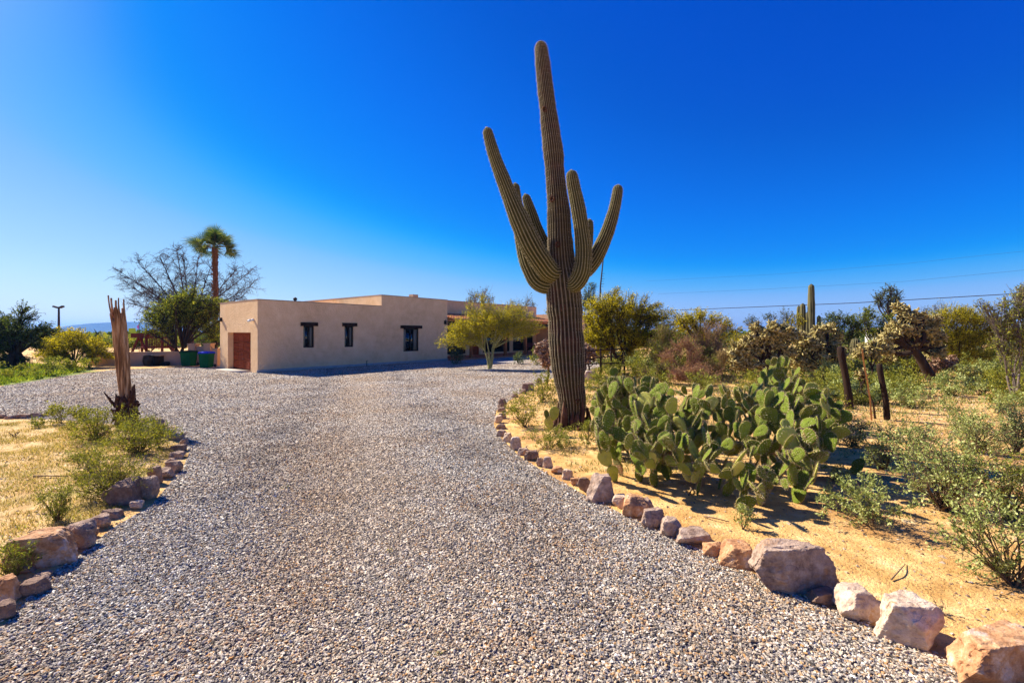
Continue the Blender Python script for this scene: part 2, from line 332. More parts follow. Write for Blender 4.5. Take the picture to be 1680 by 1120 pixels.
# ------------------------------------------------------------------ ground and driveway
RE = [(1690,1150),(1610,1110),(1540,1078),(1450,1035),(1345,990),(1225,935),(1150,902),(1085,873),(1020,842),(960,812),(900,778),(852,748),(822,718),(810,697),(814,674),(850,646),(905,621),(950,609),(1000,602)]
LE = [(-300,700),(-120,690),(0,686),(80,688),(150,692),(215,699),(268,706),(298,722),(311,742),(300,768),(272,800),(248,830),(190,862),(135,905),(66,955),(20,1012),(-60,1095),(-100,1160)]
FE = [(-900,700),(-300,650),(0,634),(50,626),(100,618),(150,611),(187,606.5),(250,604),(305,602),(362,600.5)]
DP = [np.array(G(*p)) for p in RE] + [np.array([6.,36.]), np.array([-3.,38.]), np.array([-12.,30.])] + [np.array(G(*p)) for p in FE[::-1]]
DP += [np.array(G(*p)) for p in LE] + [np.array([-2.3,-6.]), np.array([3.2,-6.])]
DP = np.array(DP)

def inside(x, y, poly):
    x = np.asarray(x); y = np.asarray(y); c = np.zeros(x.shape, bool); n = len(poly)
    for i in range(n):
        x1, y1 = poly[i]; x2, y2 = poly[(i+1) % n]
        if y1 == y2: continue
        k = ((y1 > y) != (y2 > y)) & (x < (x2-x1)*(y-y1)/(y2-y1) + x1)
        c ^= k
    return c
def polydist(x, y, poly):
    d = np.full(np.shape(x), 1e9); n = len(poly)
    for i in range(n):
        a = poly[i]; b = poly[(i+1) % n]; ab = b-a; l2 = ab@ab + 1e-12
        t = np.clip(((x-a[0])*ab[0] + (y-a[1])*ab[1])/l2, 0, 1)
        d = np.minimum(d, np.hypot(x-a[0]-t*ab[0], y-a[1]-t*ab[1]))
    return d
def wav(x, y):
    return (np.sin(x*1.3+.7*y)*.35 + np.sin(y*1.9-.8*x+1.)*.3 + np.sin(x*3.7+y*2.1+2.)*.2 + np.sin(x*6.3-y*5.1)*.12 + np.sin(x*11.+y*9.7+.4)*.07)
def gz(x, y):
    x = np.asarray(x, float); y = np.asarray(y, float)
    ins = inside(x, y, DP); d = polydist(x, y, DP); d = np.where(ins, -d, d)
    k = np.clip((d+.02)/.6, 0, 1); k = k*k*(3-2*k)
    far = 1/(1+np.hypot(x, y)/60.)
    return k*(.015 + .020*wav(x, y))*far - .03*(1-np.clip((d+.25)/.25, 0, 1))
def gz1(x, y): return float(gz(np.array([x]), np.array([y]))[0])

u = np.linspace(-1, 1, 440); gx = 2.2*np.sinh(8.0*u); gy = 2.2*np.sinh(8.0*u) + 4.
X, Y = np.meshgrid(gx, gy); Z = gz(X.ravel(), Y.ravel()).reshape(X.shape)
n = len(u); idx = np.arange(n*n).reshape(n, n)
Fg = np.stack([idx[:-1,:-1], idx[:-1,1:], idx[1:,1:], idx[1:,:-1]], -1).reshape(-1, 4)
cx = X[:-1,:-1].ravel(); cy = Y[:-1,:-1].ravel()
LAWN = np.array([G(-420,700), G(-120,694), G(0,690), G(80,692), G(150,696), G(210,703), G(262,712), G(298,735), G(285,768), G(240,815), G(170,850), G(110,890), G(40,935), G(-30,1000), G(-120,1120), (-9,1.), (-30,5)])
VERGE = np.array([G(-900,690), G(-300,648), G(0,632.5), G(50,624), G(100,616), G(140,609), (-24,25.), (-30,28.5), (-60,30.), (-60,18.)])
mb = MB(); V = np.stack([X.ravel(), Y.ravel(), Z.ravel()], 1)
mi = np.where(inside(cx, cy, LAWN), 1, np.where(inside(cx, cy, VERGE), 2, 0)).astype(np.int32)
mb.add(V, Fg); mb.m = [mi]
tag(mb.build('ground', [m_sand, m_lawn, m_verge], origin=(0,0,0)), kind='structure')

# driveway: a separate gravel sheet a few mm above the soil bed
bm = bmesh.new()
vs = [bm.verts.new((p[0], p[1], 0.0)) for p in DP]; bm.faces.new(vs)
bmesh.ops.triangulate(bm, faces=bm.faces[:]); bmesh.ops.recalc_face_normals(bm, faces=bm.faces[:])
for f in bm.faces:
    if f.normal.z < 0: f.normal_flip()
me = bpy.data.meshes.new('gravel_driveway'); bm.to_mesh(me); bm.free(); me.materials.append(m_drive)
o = bpy.data.objects.new('gravel_driveway', me); COL.objects.link(o); tag(o, kind='structure')

# loose stones of the gravel: angular little pebbles, real geometry near the camera
ico_v, ico_f = None, None
def _ico():
    b = bmesh.new(); bmesh.ops.create_icosphere(b, subdivisions=1, radius=1.0)
    v = np.array([x.co[:] for x in b.verts]); f = np.array([[q.index for q in t.verts] for t in b.faces]); b.free(); return v, f
ico_v, ico_f = _ico()
oct_v = np.array([[1,0,0],[-1,0,0],[0,1,0],[0,-1,0],[0,0,1],[0,0,-1.]]); oct_f = np.array([[0,2,4],[2,1,4],[1,3,4],[3,0,4],[2,0,5],[1,2,5],[3,1,5],[0,3,5]])
def scatter(mb, P, size, base='oct', flat=.55, jit=.25, r=rng):
    bv, bf = (oct_v, oct_f) if base == 'oct' else (ico_v, ico_f)
    n = len(P); k = len(bv)
    V = bv[None] + r.normal(size=(n,k,3))*jit
    sc = size[:,None]*np.stack([.8+.6*r.random(n), .55+.4*r.random(n), flat*(.6+.7*r.random(n))], 1)
    V = V*sc[:,None,:]
    a = r.random(n)*6.283; tx = r.normal(size=n)*.35
    c, s = np.cos(tx), np.sin(tx); y = V[...,1]*c[:,None] - V[...,2]*s[:,None]; z = V[...,1]*s[:,None] + V[...,2]*c[:,None]
    V = np.stack([V[...,0], y, z], -1)
    c, s = np.cos(a), np.sin(a); x = V[...,0]*c[:,None] - V[...,1]*s[:,None]; y = V[...,0]*s[:,None] + V[...,1]*c[:,None]
    V = np.stack([x, y, V[...,2]], -1) + P[:,None,:]
    Fc = (bf[None] + (np.arange(n)*k)[:,None,None]).reshape(-1, 3)
    mb.add(V.reshape(-1,3), Fc)
mb = MB()
def gravelpts(nn):
    # density constant near the camera, then falling with distance squared
    t = rng.random(nn); y0, ym, y1 = 1.9, 3.6, 30.
    A1 = (ym**2-y0**2)/2; A2 = ym**2*math.log(y1/ym); c = A1/(A1+A2)
    y = np.where(t < c, np.sqrt(y0**2+2*A1*np.clip(t/c,0,1)), ym*np.exp(np.clip((t-c)/(1-c),0,1)*math.log(y1/ym)))
    x = rng.uniform(-1.28, 1.28, nn)*(y+.4); return x, y
x, y = gravelpts(620000); k = inside(x, y, DP); x = x[k]; y = y[k]; m = len(x)
ctr = np.abs(x+.33*y-.05); sz = .0085*np.maximum(1., y/3.6)**.36*(.78+.30*np.clip(ctr/1.1, 0, 1))*(.62+.8*rng.random(m)**1.5)
P = np.stack([x, y, sz*(.2+.5*rng.random(m))], 1); near = y < 3.6
scatter(mb, P[near], sz[near], 'ico'); scatter(mb, P[~near], sz[~near])
# a few pebbles kicked over the border rocks
xs = rng.uniform(-4, 7, 9000); ys = rng.uniform(2., 9., 9000); d = polydist(xs, ys, DP); k = (~inside(xs, ys, DP)) & (d < .28*rng.random(9000)); xs = xs[k]; ys = ys[k]
scatter(mb, np.stack([xs, ys, gz(xs, ys) + .006], 1), .012*(.6+.8*rng.random(len(xs))))
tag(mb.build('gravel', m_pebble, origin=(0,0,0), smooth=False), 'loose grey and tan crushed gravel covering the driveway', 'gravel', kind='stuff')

mb = MB()
nn = 60000; xs = rng.uniform(-8, 16, nn); ys = rng.uniform(2.2, 16., nn); k = ~inside(xs, ys, DP) & (polydist(xs, ys, DP) > .02); xs = xs[k]; ys = ys[k]
scatter(mb, np.stack([xs, ys, gz(xs, ys)+.002], 1), .0035 + .015*rng.random(len(xs))**5*(.6+ys/8), flat=.7)
tag(mb.build('soil_stones', m_stone, origin=(0,0,0), smooth=False), 'small stones and grit scattered over the orange desert soil', 'stones', kind='stuff')

# ------------------------------------------------------------------ mountains, haze
mb = MB()
xs = np.linspace(-4300, -700, 240); prof = []
for x in xs:
    px = 840 + F*x/3000.
    key = [(-300,6),(0,4),(90,5),(140,8),(165,10),(195,14),(216,16),(235,14),(262,11),(300,12),(340,9),(420,7),(520,4),(700,0)]
    h = np.interp(px, [k[0] for k in key], [k[1] for k in key]); prof.append(h/F*3000.*1.15)
prof = np.array(prof) + 2.0
rows = 14; VV = []
for j in range(rows):
    t = j/(rows-1); yy = 3000 + (t-.5)*900
    hh = np.sin(min(1, t*1.15)*math.pi)**.8 if t < .87 else np.sin(math.pi*t)**1.
    for i, x in enumerate(xs):
        nz = mnoise.fractal(Vector((x*.004, yy*.004, 3.)), 1., 2., 5)
        VV.append((x + 0*t, yy, max(-2, prof[i]*hh*(1 + .22*nz) - (1-hh)*2)))
ii = np.arange(rows*240).reshape(rows, 240)
mb.add(VV, np.stack([ii[:-1,:-1], ii[:-1,1:], ii[1:,1:], ii[1:,:-1]], -1).reshape(-1,4))
tag(mb.build('mountains', m_mtn, origin=(0,0,0)), kind='structure')

hz = bpy.data.materials.new('air'); hz.use_nodes = True; nt = hz.node_tree; nt.nodes.clear()
o_ = nt.nodes.new('ShaderNodeOutputMaterial'); pv = nt.nodes.new('ShaderNodeVolumePrincipled')
pv.inputs['Color'].default_value = (.13,.42,1,1); pv.inputs['Density'].default_value = .00018; pv.inputs['Anisotropy'].default_value = .2
nt.links.new(pv.outputs[0], o_.inputs['Volume'])
mb = MB(); mb.box((0, 0, 39.), (9000, 9000, 82.))
HAZE = tag(mb.build('haze', hz, origin=(0,0,-2.)), 'pale blue air between the camera and the far mountains', 'haze', kind='stuff')
HAZE.display_type = 'WIRE'

# ------------------------------------------------------------------ house
C0 = np.array([-12.74, 22.8]); U = np.array([.62, .785]); U /= np.linalg.norm(U); NN = np.array([U[1], -U[0]])   # NN points out of the long wall
def HP(s, d, z): p = C0 + U*s - NN*d; return np.array([p[0], p[1], z])
def s_of(px, off=0.):
    t = (px-840)/F; c = C0 - NN*off; return (t*c[1]-c[0])/(U[0]-t*U[1])
def z_at(py, s, off=0.):
    c = C0 - NN*off; return CH + (HZ-py)/F*(c[1] + U[1]*s)
def d_of(px):
    t = (px-840)/F; a = -NN; return (t*C0[1]-C0[0])/(a[0]-t*a[1])
house = empty('house', (C0[0], C0[1], 0), 'single storey tan stucco desert house with flat parapets and a wood garage door', 'house')

def wall(p0, p1, z0, z1, ops, depth, nrm):
    """wall skin from p0 to p1 (xy) with openings [(a,b,za,zb)] along it and reveals of given depth behind it"""
    p0 = np.array(p0); p1 = np.array(p1); Lw = np.linalg.norm(p1-p0); e = (p1-p0)/Lw; nrm = np.array(nrm)
    A = sorted(set([0, Lw] + [q for o in ops for q in o[:2]])); B = sorted(set([z0, z1] + [q for o in ops for q in o[2:]]))
    b = MB(); b.smooth = False
    P = lambda a, z, k=0.: [*(p0 + e*a - nrm*k), z]
    for i in range(len(A)-1):
        for j in range(len(B)-1):
            ma, mz = (A[i]+A[i+1])/2, (B[j]+B[j+1])/2
            if any(o[0] < ma < o[1] and o[2] < mz < o[3] for o in ops): continue
            b.add([P(A[i],B[j]), P(A[i+1],B[j]), P(A[i+1],B[j+1]), P(A[i],B[j+1])], [[0,1,2,3]])
    for a0, a1, c0, c1 in ops:
        for q in ([(a0,c0),(a0,c1)], [(a0,c1),(a1,c1)], [(a1,c1),(a1,c0)], [(a1,c0),(a0,c0)]):
            (x0, y0), (x1, y1) = q
            b.add([P(x0,y0), P(x1,y1), P(x1,y1,depth), P(x0,y0,depth)], [[0,1,2,3]])
    return b, P
H1, H2, H3 = 3.66, 4.36, 4.62
S1, S2 = s_of(626.), s_of(734.)
DG = 4.85
NL, NG = NN, -U
wins = []
for a, b_, y0, y1, ls in ((497.8,515.6,534.5,570,(493,520.7)), (565.3,580,535,569,(561.3,585)), (662,687,538.5,576,(657,691.5))):
    sa, sb = s_of(a), s_of(b_); sm = (sa+sb)/2; wins.append((sa, sb, z_at(y1, sm), z_at(y0, sm), s_of(ls[0]), s_of(ls[1])))
b, P = wall(HP(0,0,0)[:2], HP(S1,0,0)[:2], -.1, H1, [w_[:4] for w_ in wins[:2]], .16, NL)
b.build('wall', m_stucco, house)
b2, P2 = wall(HP(S1,0,0)[:2], HP(S2,0,0)[:2], -.1, H2, [(wins[2][0]-S1, wins[2][1]-S1, wins[2][2], wins[2][3])], .16, NL)
def quad(b, *pts): b.add(pts, [[0,1,2,3]])
quad(b2, HP(S1,0,-.1), HP(S1,0,H2), HP(S1,11.,H2), HP(S1,11.,-.1))
quad(b2, HP(S2,0,-.1), HP(S2,11,-.1), HP(S2,11.,H2), HP(S2,0,H2)); quad(b2, HP(S1,11,-.1), HP(S1,11,H2), HP(S2,11.,H2), HP(S2,11,-.1))
b2.build('wall', m_stucco, house)
d0, d1 = d_of(411.3), d_of(373.8)
zt = CH + (HZ-545.3)/F*(C0[1] + (-NN*(d0+d1)/2)[1])
# garage gable with the door opening
b3, P3 = wall(HP(0,DG,0)[:2], HP(0,0,0)[:2], -.1, H1, [(DG-d1, DG-d0, 0.02, zt)], .30, NG)
quad(b3, HP(0,DG,-.1), HP(0,DG,H1), HP(S1,DG,H1), HP(S1,DG,-.1))
b3.build('wall', m_stucco, house)
# parapet caps and roofs
for (s0, s1_, dd0, dd1, hh) in ((0, S1, 0, DG, H1), (S1, S2, 0, 11., H2)):
    r = MB(); r.smooth = False
    quad(r, HP(s0+.02,dd0+.02,hh-.35), HP(s1_-.02,dd0+.02,hh-.35), HP(s1_-.02,dd1-.02,hh-.35), HP(s0+.02,dd1-.02,hh-.35)); r.build('roof', m_conc, house)
    c = MB(); c.smooth = False; t_, e_ = .24, .012
    ang = math.atan2(U[1], U[0])
    def capseg(sa, sb, da, db):
        m_ = HP((sa+sb)/2, (da+db)/2, hh+.022); c.box(m_, (abs(sb-sa), abs(db-da), .05), ang)
    capseg(s0-e_, s1_+(e_ if hh == H2 else -e_), -e_, t_); capseg(s0-e_, s0+t_, t_, dd1-t_); capseg(s0-e_, s1_+(e_ if hh == H2 else -e_), dd1-t_, dd1+e_)
    if hh == H2: capseg(s1_-t_, s1_+e_, t_, dd1-t_)
    c.build('parapet_cap', m_cap, house)
# footing strip
f = MB(); ang = math.atan2(U[1], U[0])
f.box(HP(S2/2, -.02, .04), (S2+.1, .04, .20), ang); f.build('footing', m_conc, house)
# garage door
gd = MB(); gd.smooth = False; Wd = d1-d0; hh = zt-.02; ng = 4; rec = .30
for k in range(ng):
    z0 = .02+hh*k/ng; z1_ = .02+hh*(k+1)/ng
    gd.box(HP(rec, (d0+d1)/2, (z0+z1_)/2), (.05, Wd-.01, z1_-z0-.012), ang)
    for j in range(4):
        gd.box(HP(rec-.028, d0 + Wd*(j+.5)/4, (z0+z1_)/2), (.016, Wd/4-.12, z1_-z0-.13), ang)
gdo = gd.build('garage_door', m_doorw, house)
hd = MB(); hd.beam(HP(rec-.08, d0+Wd*.5-.08, .62), HP(rec-.08, d0+Wd*.5+.08, .62), .025, .03); hd.build('handle', m_black, gdo)
th = MB(); th.box(HP(-.14, (d0+d1)/2, .012), (.85, Wd+.1, .05), ang); th.build('threshold', m_conc, house)
# windows
for k, (sa, sb, za, zb, la, lb) in enumerate(wins):
    fr = MB(); fr.smooth = False; t_ = .05; dd = .10
    sm = (sa+sb)/2
    fr.box(HP(sm, dd, zb-t_/2), (sb-sa-.004, .05, t_), ang); fr.box(HP(sm, dd, za+t_/2), (sb-sa-.004, .05, t_), ang)
    for s_ in (sa+t_/2, sb-t_/2, sm): fr.box(HP(s_, dd, (za+zb)/2), (t_, .048, zb-za-2*t_), ang)
    fo = fr.build('window', m_frame, house)
    pn = MB(); pn.box(HP(sm, dd+.045, (za+zb)/2), (sb-sa-.01, .01, zb-za-.01), ang); pn.build('pane', m_glass, fo)
    cu = MB(); 
    for q0, q1 in ((sa+.06, sa+.06+(sb-sa)*.16), (sb-.06-(sb-sa)*.22, sb-.06)):
        cu.box(HP((q0+q1)/2, dd+.035, (za+zb)/2), (q1-q0, .006, zb-za-.14), ang)
    cu.build('curtain', m_curtain, fo)
    li = MB(); li.smooth = False; li.box(HP((la+lb)/2, -.02, zb+.09), (lb-la, .14, .20), ang); li.build('lintel', m_dkwood, house)
# lamps, vent and pipe details
lm = MB(); q = HP(-.05, .45, 2.62); lm.box(HP(-.04, .45, 2.66), (.08,.12,.12), ang); lm.tube([HP(-.06,.45,2.66), HP(-.22,.40,2.62)], [.03,.07], 8); lm.tube([HP(-.06,.5,2.66), HP(-.20,.62,2.60)], [.03,.07], 8)
lm.build('flood_light', m_white, house)
lm = MB(); lm.box(HP(-.05, DG-.25, 2.75), (.10,.10,.22), ang); lm.build('wall_lamp', m_black, house)
lm = MB(); lm.box(HP(S2-.25, -.06, 2.75), (.16,.12,.26), ang); lm.tube([HP(S2-.25,-.06,2.88), HP(S2-.25,-.14,2.98)], .02, 6); lm.build('wall_lamp', m_black, house)
sv = s_of(601); lm = MB(); lm.tube([HP(sv,-.05,.0), HP(sv,-.05,.30), HP(sv,-.12,.33)], .018, 6); lm.build('hose_bib', m_black, house)
sv = s_of(502); lm = MB(); lm.tube([HP(sv,1.2,H1-.4), HP(sv,1.2,H1+.22)], .07, 8); lm.tube([HP(sv,1.2,H1+.18), HP(sv,1.2,H1+.28)], .11, 8); lm.build('vent_pipe', m_black, house)
lm = MB(); lm.smooth = False; lm.box(HP(s_of(691),.8,H2+.12), (.45,.45,.34), ang); lm.build('chimney', m_stucco2, house)
# recessed wing with the porch
OFF = 3.0; S3 = s_of(880, OFF); 
dr = (18.6, 19.7, .05, 2.15)
b4, P4 = wall(HP(S2-1,OFF,0)[:2], HP(S3,OFF,0)[:2], -.1, H3, [(18.6-S2+1, 19.7-S2+1, .05, 2.15), (20.2-S2+1, 24.0-S2+1, .25, 2.35), (24.5-S2+1, 27.8-S2+1, .25, 2.35), (14.2-S2+1, 18.0-S2+1, .25, 2.35)], .15, NL)  # long window openings added so dark glass stands in for porch shade
quad(b4, HP(S3,OFF,-.1), HP(S3,9,-.1), HP(S3,9,H3), HP(S3,OFF,H3)); quad(b4, HP(S2-1,9,-.1), HP(S2-1,9,H3), HP(S3,9,H3), HP(S3,9,-.1))
quad(b4, HP(S2-1,OFF,H3-.01), HP(S3,OFF,H3-.01), HP(S3,9,H3-.01), HP(S2-1,9,H3-.01))
b4.build('wall', m_stucco, house)
c = MB(); c.smooth = False; c.box(HP((S2+S3)/2, OFF+.1, H3+.02), (S3-S2, .26, .05), ang); c.build('parapet_cap', m_cap, house)
# pier wall closing the porch and the far wing
b5 = MB(); b5.smooth = False; b5.box(HP(S3+.25, OFF/2-.3, 1.45), (.5, OFF+.6-.02, 3.1), ang); b5.box(HP(S3+3.5, 2.6, 1.9), (6.0, 5., 4.0), ang); b5.build('wall', m_stucco, house)
for (a0, a1, z0, z1_) in ((20.2,24.,.25,2.35),(24.5,27.8,.25,2.35),(14.2,18.,.25,2.35)):  # added windows: their dark glass imitates the shade under the porch roof
    fr = MB(); fr.smooth = False; sm = (a0+a1)/2
    for z_ in (z0+.04, z1_-.04): fr.box(HP(sm, OFF+.08, z_), (a1-a0-.01, .05, .07), ang)
    for s_ in (a0+.04, sm, a1-.04): fr.box(HP(s_, OFF+.08, (z0+z1_)/2), (.07, .05, z1_-z0-.16), ang)
    fo = fr.build('window', m_frame, house); pn = MB(); pn.box(HP(sm, OFF+.13, (z0+z1_)/2), (a1-a0-.01, .01, z1_-z0-.01), ang); pn.build('pane', m_glass, fo)
dn = MB(); dn.smooth = False; dn.box(HP(19.15, OFF+.09, 1.1), (1.08, .05, 2.08), ang)
for z_ in (.55, 1.2, 1.8): dn.box(HP(19.15, OFF+.06, z_), (.8, .02, .42), ang)
dno = dn.build('front_door', m_doorw, house); hd = MB(); hd.tube([HP(19.55,OFF+.03,1.0), HP(19.55,OFF+.03,1.18)], .018, 6); hd.build('handle', m_black, dno)
# porch roof of barrel tiles, beam and posts
ZT, ZE, DE = 3.56, 3.02, -.15
rf = MB(); a_ = []
rf.add([HP(S2+.02,OFF,ZT-.06), HP(S3,OFF,ZT-.06), HP(S3,DE,ZE-.06), HP(S2+.02,DE,ZE-.06), HP(S2+.02,OFF,ZT-.16), HP(S3,OFF,ZT-.16), HP(S3,DE,ZE-.16), HP(S2+.02,DE,ZE-.16)], [[3,2,1,0],[4,5,6,7],[0,1,5,4],[1,2,6,5],[2,3,7,6],[3,0,4,7]])
nt_ = int((S3-S2)/.26)
for k in range(nt_):
    s_ = S2+.18+k*.26
    for r_ in range(6):
        q0, q1 = r_/6, (r_+1.15)/6
        rf.tube([HP(s_, OFF+(DE-OFF)*q0, ZT+(ZE-ZT)*q0-.02), HP(s_, OFF+(DE-OFF)*min(q1,1.02), ZT+(ZE-ZT)*min(q1,1.02)+.005)], [.082,.10], 8)
rf.build('porch_roof', m_tile, house)
bmn = MB(); bmn.smooth = False; bmn.box(HP((S2+S3)/2, .05, 2.72), (S3-S2-.04, .2, .26), ang); bmn.build('porch_beam', m_dkwood, house)
for s_ in (s_of(829,.05), s_of(770,.05)+.2, s_of(862,.05)):
    ps = MB(); ps.smooth = False; p = HP(s_, .05, 1.3); ps.box((p[0],p[1],1.29), (.2,.2,2.6), ang); ps.box((p[0],p[1],.09), (.30,.30,.18), ang); ps.box((p[0],p[1],2.5), (.3,.26,.18), ang); ps.build('porch_post', m_orwood, house)
sl_ = MB(); sl_.smooth = False; sl_.box(HP((S2+S3)/2, OFF/2-.3, .05), (S3-S2-.02, OFF+.55, .1), ang); sl_.build('porch_floor', m_tile, house)

# bench and chair on the porch
def bench(p, rz):
    o = empty('porch_bench', (p[0], p[1], .1), 'reddish wooden bench standing on the shaded porch', 'bench'); 
    ca, sa = math.cos(rz), math.sin(rz)
    T = lambda x, y, z: (p[0]+x*ca-y*sa, p[1]+x*sa+y*ca, .1+z)
    b = MB(); b.smooth = False
    for k in range(4): b.box(T(0,-.18+k*.12,.45), (1.9,.10,.035), rz)
    b.build('seat', m_redwood, o)
    b = MB(); b.smooth = False
    for k in range(3): b.box(T(0,.26,.60+k*.14), (1.9,.03,.10), rz)
    b.build('backrest', m_redwood, o)
    for x in (-.85,.85):
        for y in (-.18,.24):
            b = MB(); b.smooth = False; b.box(T(x,y,.216 if y < 0 else .45), (.07,.06,.43 if y < 0 else .9), rz); b.build('leg', m_redwood, o)
bench(HP(25.9, 1.4, 0), ang)
def chair(p, rz):
    o = empty('patio_chair', (p[0], p[1], 0), 'black metal patio chair beside the corner of the long tan wall', 'chair')
    ca, sa = math.cos(rz), math.sin(rz); T = lambda x, y, z: (p[0]+x*ca-y*sa, p[1]+x*sa+y*ca, z)
    b = MB(); b.smooth = False; b.box(T(0,0,.45), (.48,.48,.03), rz); b.build('seat', m_black, o)
    b = MB()
    for k in range(6): b.tube([T(-.21+k*.084,.23,.46), T(-.21+k*.084,.30,1.0)], .012, 5)
    b.tube([T(-.24,.30,1.0), T(.24,.30,1.0)], .016, 5); b.build('backrest', m_black, o)
    for x in (-.22,.22):
        for y in (-.22,.22):
            b = MB(); b.tube([T(x,y,.45), T(x*1.15,y*1.15,.0)], .014, 5); b.build('leg', m_black, o)
        b = MB(); b.tube([T(x,.25,.68), T(x,-.2,.68), T(x,-.22,.45)], .014, 5); b.build('armrest', m_black, o)
chair(HP(S2+.8, -.35, 0), ang+.3)

# ------------------------------------------------------------------ low patio wall, block wall, bins, play set
def stucco_wall(name, pts, h, th, label, cat='wall', piers=()):
    b = MB(); b.smooth = False
    for a, c in zip(pts[:-1], pts[1:]):
        b.beam((a[0],a[1],h/2-.05), (c[0],c[1],h/2-.05), th, h+.1)
    o = empty(name, (pts[0][0], pts[0][1], 0), label, cat)
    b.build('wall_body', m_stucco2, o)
    b = MB(); b.smooth = False
    for a, c in zip(pts[:-1], pts[1:]): b.beam((a[0],a[1],h+.025), (c[0],c[1],h+.025), th+.05, .05)
    b.build('coping', m_cap, o)
    for (x, y, hh) in piers:
        b = MB(); b.smooth = False; b.box((x, y, hh/2), (.42,.42,hh)); b.box((x, y, hh+.03), (.5,.5,.06)); b.build('pier', m_stucco2, o)
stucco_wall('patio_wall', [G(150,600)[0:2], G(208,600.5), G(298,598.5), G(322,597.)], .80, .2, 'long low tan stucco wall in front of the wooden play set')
Zb = 28.4
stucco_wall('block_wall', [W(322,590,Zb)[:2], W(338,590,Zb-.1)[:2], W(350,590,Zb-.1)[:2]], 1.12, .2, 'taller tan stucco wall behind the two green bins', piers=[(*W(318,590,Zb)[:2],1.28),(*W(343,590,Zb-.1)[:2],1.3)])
stucco_wall('gate_pier', [W(350,590,Zb-.4)[:2], W(359,590,Zb-.4)[:2]], 1.0, .3, 'narrow pale stucco wall stub beside the garage corner')

def bin_(px, py, body, lid, label, h=.93, wpx=22, handles=True, z_=None):
    x, y = G(px, py); o = empty('wheeled_bin', (x, y, 0), label, 'bin', 'bins beside the garage')
    r = wpx/2/F*y
    b = MB(); k = 24; a = np.arange(k)*2*math.pi/k; sq = 1/np.maximum(np.abs(np.cos(a)), np.abs(np.sin(a)))**.55
    rings = [(0,.76),(.05,.80),(h*.8,.94),(h*.82,1.0),(h*.9,1.0)]
    V = [[x+r*q*sq[i]*.93*math.cos(a[i]), y+r*q*sq[i]*.93*math.sin(a[i]), z] for z, q in rings for i in range(k)]
    i0 = np.arange(len(rings)-1)[:,None]*k; j = np.arange(k)[None]; b.add(V, np.stack([i0+j, i0+(j+1)%k, i0+k+(j+1)%k, i0+k+j],-1).reshape(-1,4)); b.build('body', body, o, smooth=False)
    b = MB(); rr = [(h*.88,1.06),(h*.94,1.06),(h*.99,.9),(h*1.02,.3),(h*1.022,.0)]
    V = [[x+r*q*sq[i]*.93*math.cos(a[i]), y+r*q*sq[i]*.93*math.sin(a[i]), z] for z, q in rr for i in range(k)]
    i0 = np.arange(len(rr)-1)[:,None]*k; b.add(V, np.stack([i0+j, i0+(j+1)%k, i0+k+(j+1)%k, i0+k+j],-1).reshape(-1,4)); b.build('lid', lid, o, smooth=False)
    for sx in (-1, 1):
        b = MB(); b.tube([(x+sx*r*.8-.03, y+r*.8, .1), (x+sx*r*.8+.03, y+r*.8, .1)], .1, 12); b.build('wheel', m_black, o)
    b = MB(); b.tube([(x-r*.6, y+r*1.05, h*.92), (x+r*.6, y+r*1.05, h*.92)], .02, 6); b.build('handle', body, o)
bin_(309.5, 600.3, m_bin, m_bindark, 'dark green wheeled bin with a dark green lid, nearer the forked tree', wpx=22)
bin_(339, 602.8, m_bin, m_binblue, 'green wheeled bin with a bright blue lid, nearer the garage', wpx=21)

x, y = G(258, 599.5)
o = empty('storage_chest', (x, y, 0), 'dark chest with a flat tan board lid in front of the low patio wall', 'chest')
b = MB(); b.smooth = False; b.box((x,y,.30), (.66,.5,.60)); 
for k in range(3): b.box((x,y-.26,.12+k*.18), (.62,.02,.13))
b.build('body', m_dkwood, o); b = MB(); b.smooth = False; b.box((x+.02,y,.63), (.80,.6,.055)); b.build('lid', m_flatwood, o)
def pot(px, py, r, h, label):
    x, y = G(px, py); b = MB(); prof = [(0,.7),(.1,.8),(.45,1.),(.75,.98),(.95,.85),(1.,.95),(1.,.8),(.9,.75),(.5,.0)]; k = 16; a = np.arange(k)*2*math.pi/k
    V = [[x+r*q*math.cos(t), y+r*q*math.sin(t), z*h] for z, q in prof for t in a]; i0 = np.arange(len(prof)-1)[:,None]*k; j = np.arange(k)[None]
    b.add(V, np.stack([i0+j, i0+(j+1)%k, i0+k+(j+1)%k, i0+k+j],-1).reshape(-1,4))
    tag(b.build('dark_pot', m_black, origin=(x,y,0)), label, 'pot', 'dark pots by the patio wall')
pot(243, 600.5, .27, .66, 'tall round dark pot left of the tan lidded chest'); pot(273.5, 599.5, .17, .24, 'small round dark pot right of the tan lidded chest')

# wooden play set beyond the low wall
Y = 31.5; o = empty('play_set', (*W(245,590,Y)[:2], 0), 'dark red wooden play set with slatted railing and gable beam behind the low wall', 'play set')
def pw(px, py, dy=0.): return W(px, py, Y+dy)
b = MB(); b.smooth = False
b.beam(pw(216,549), pw(262,548), .14, .2); b.build('swing_beam', m_redwood, o)
b = MB(); b.smooth = False; b.beam(pw(216,552,1.6), pw(262,551,1.6), .14, .16); b.build('swing_beam', m_redwood, o)
for a, c, dy in (((228,552),(209,576),0),((228,552),(250,580),-.2),((228,552),(211,579),1.4),((233,552),(233,588),0.6)):
    b = MB(); b.smooth = False; b.beam(pw(*a,dy), (*pw(c[0],c[1],dy)[:2], 0.), .1, .1); b.build('leg', m_redwood, o)
for px, dy in ((240,0),(266,0),(284,0),(240,1.7),(266,1.7),(284,1.7)):
    b = MB(); b.smooth = False; p = pw(px,550,dy); b.beam((p[0],p[1],0), (p[0],p[1],2.15 if px < 280 else 1.75), .11, .11); b.build('post', m_redwood, o)
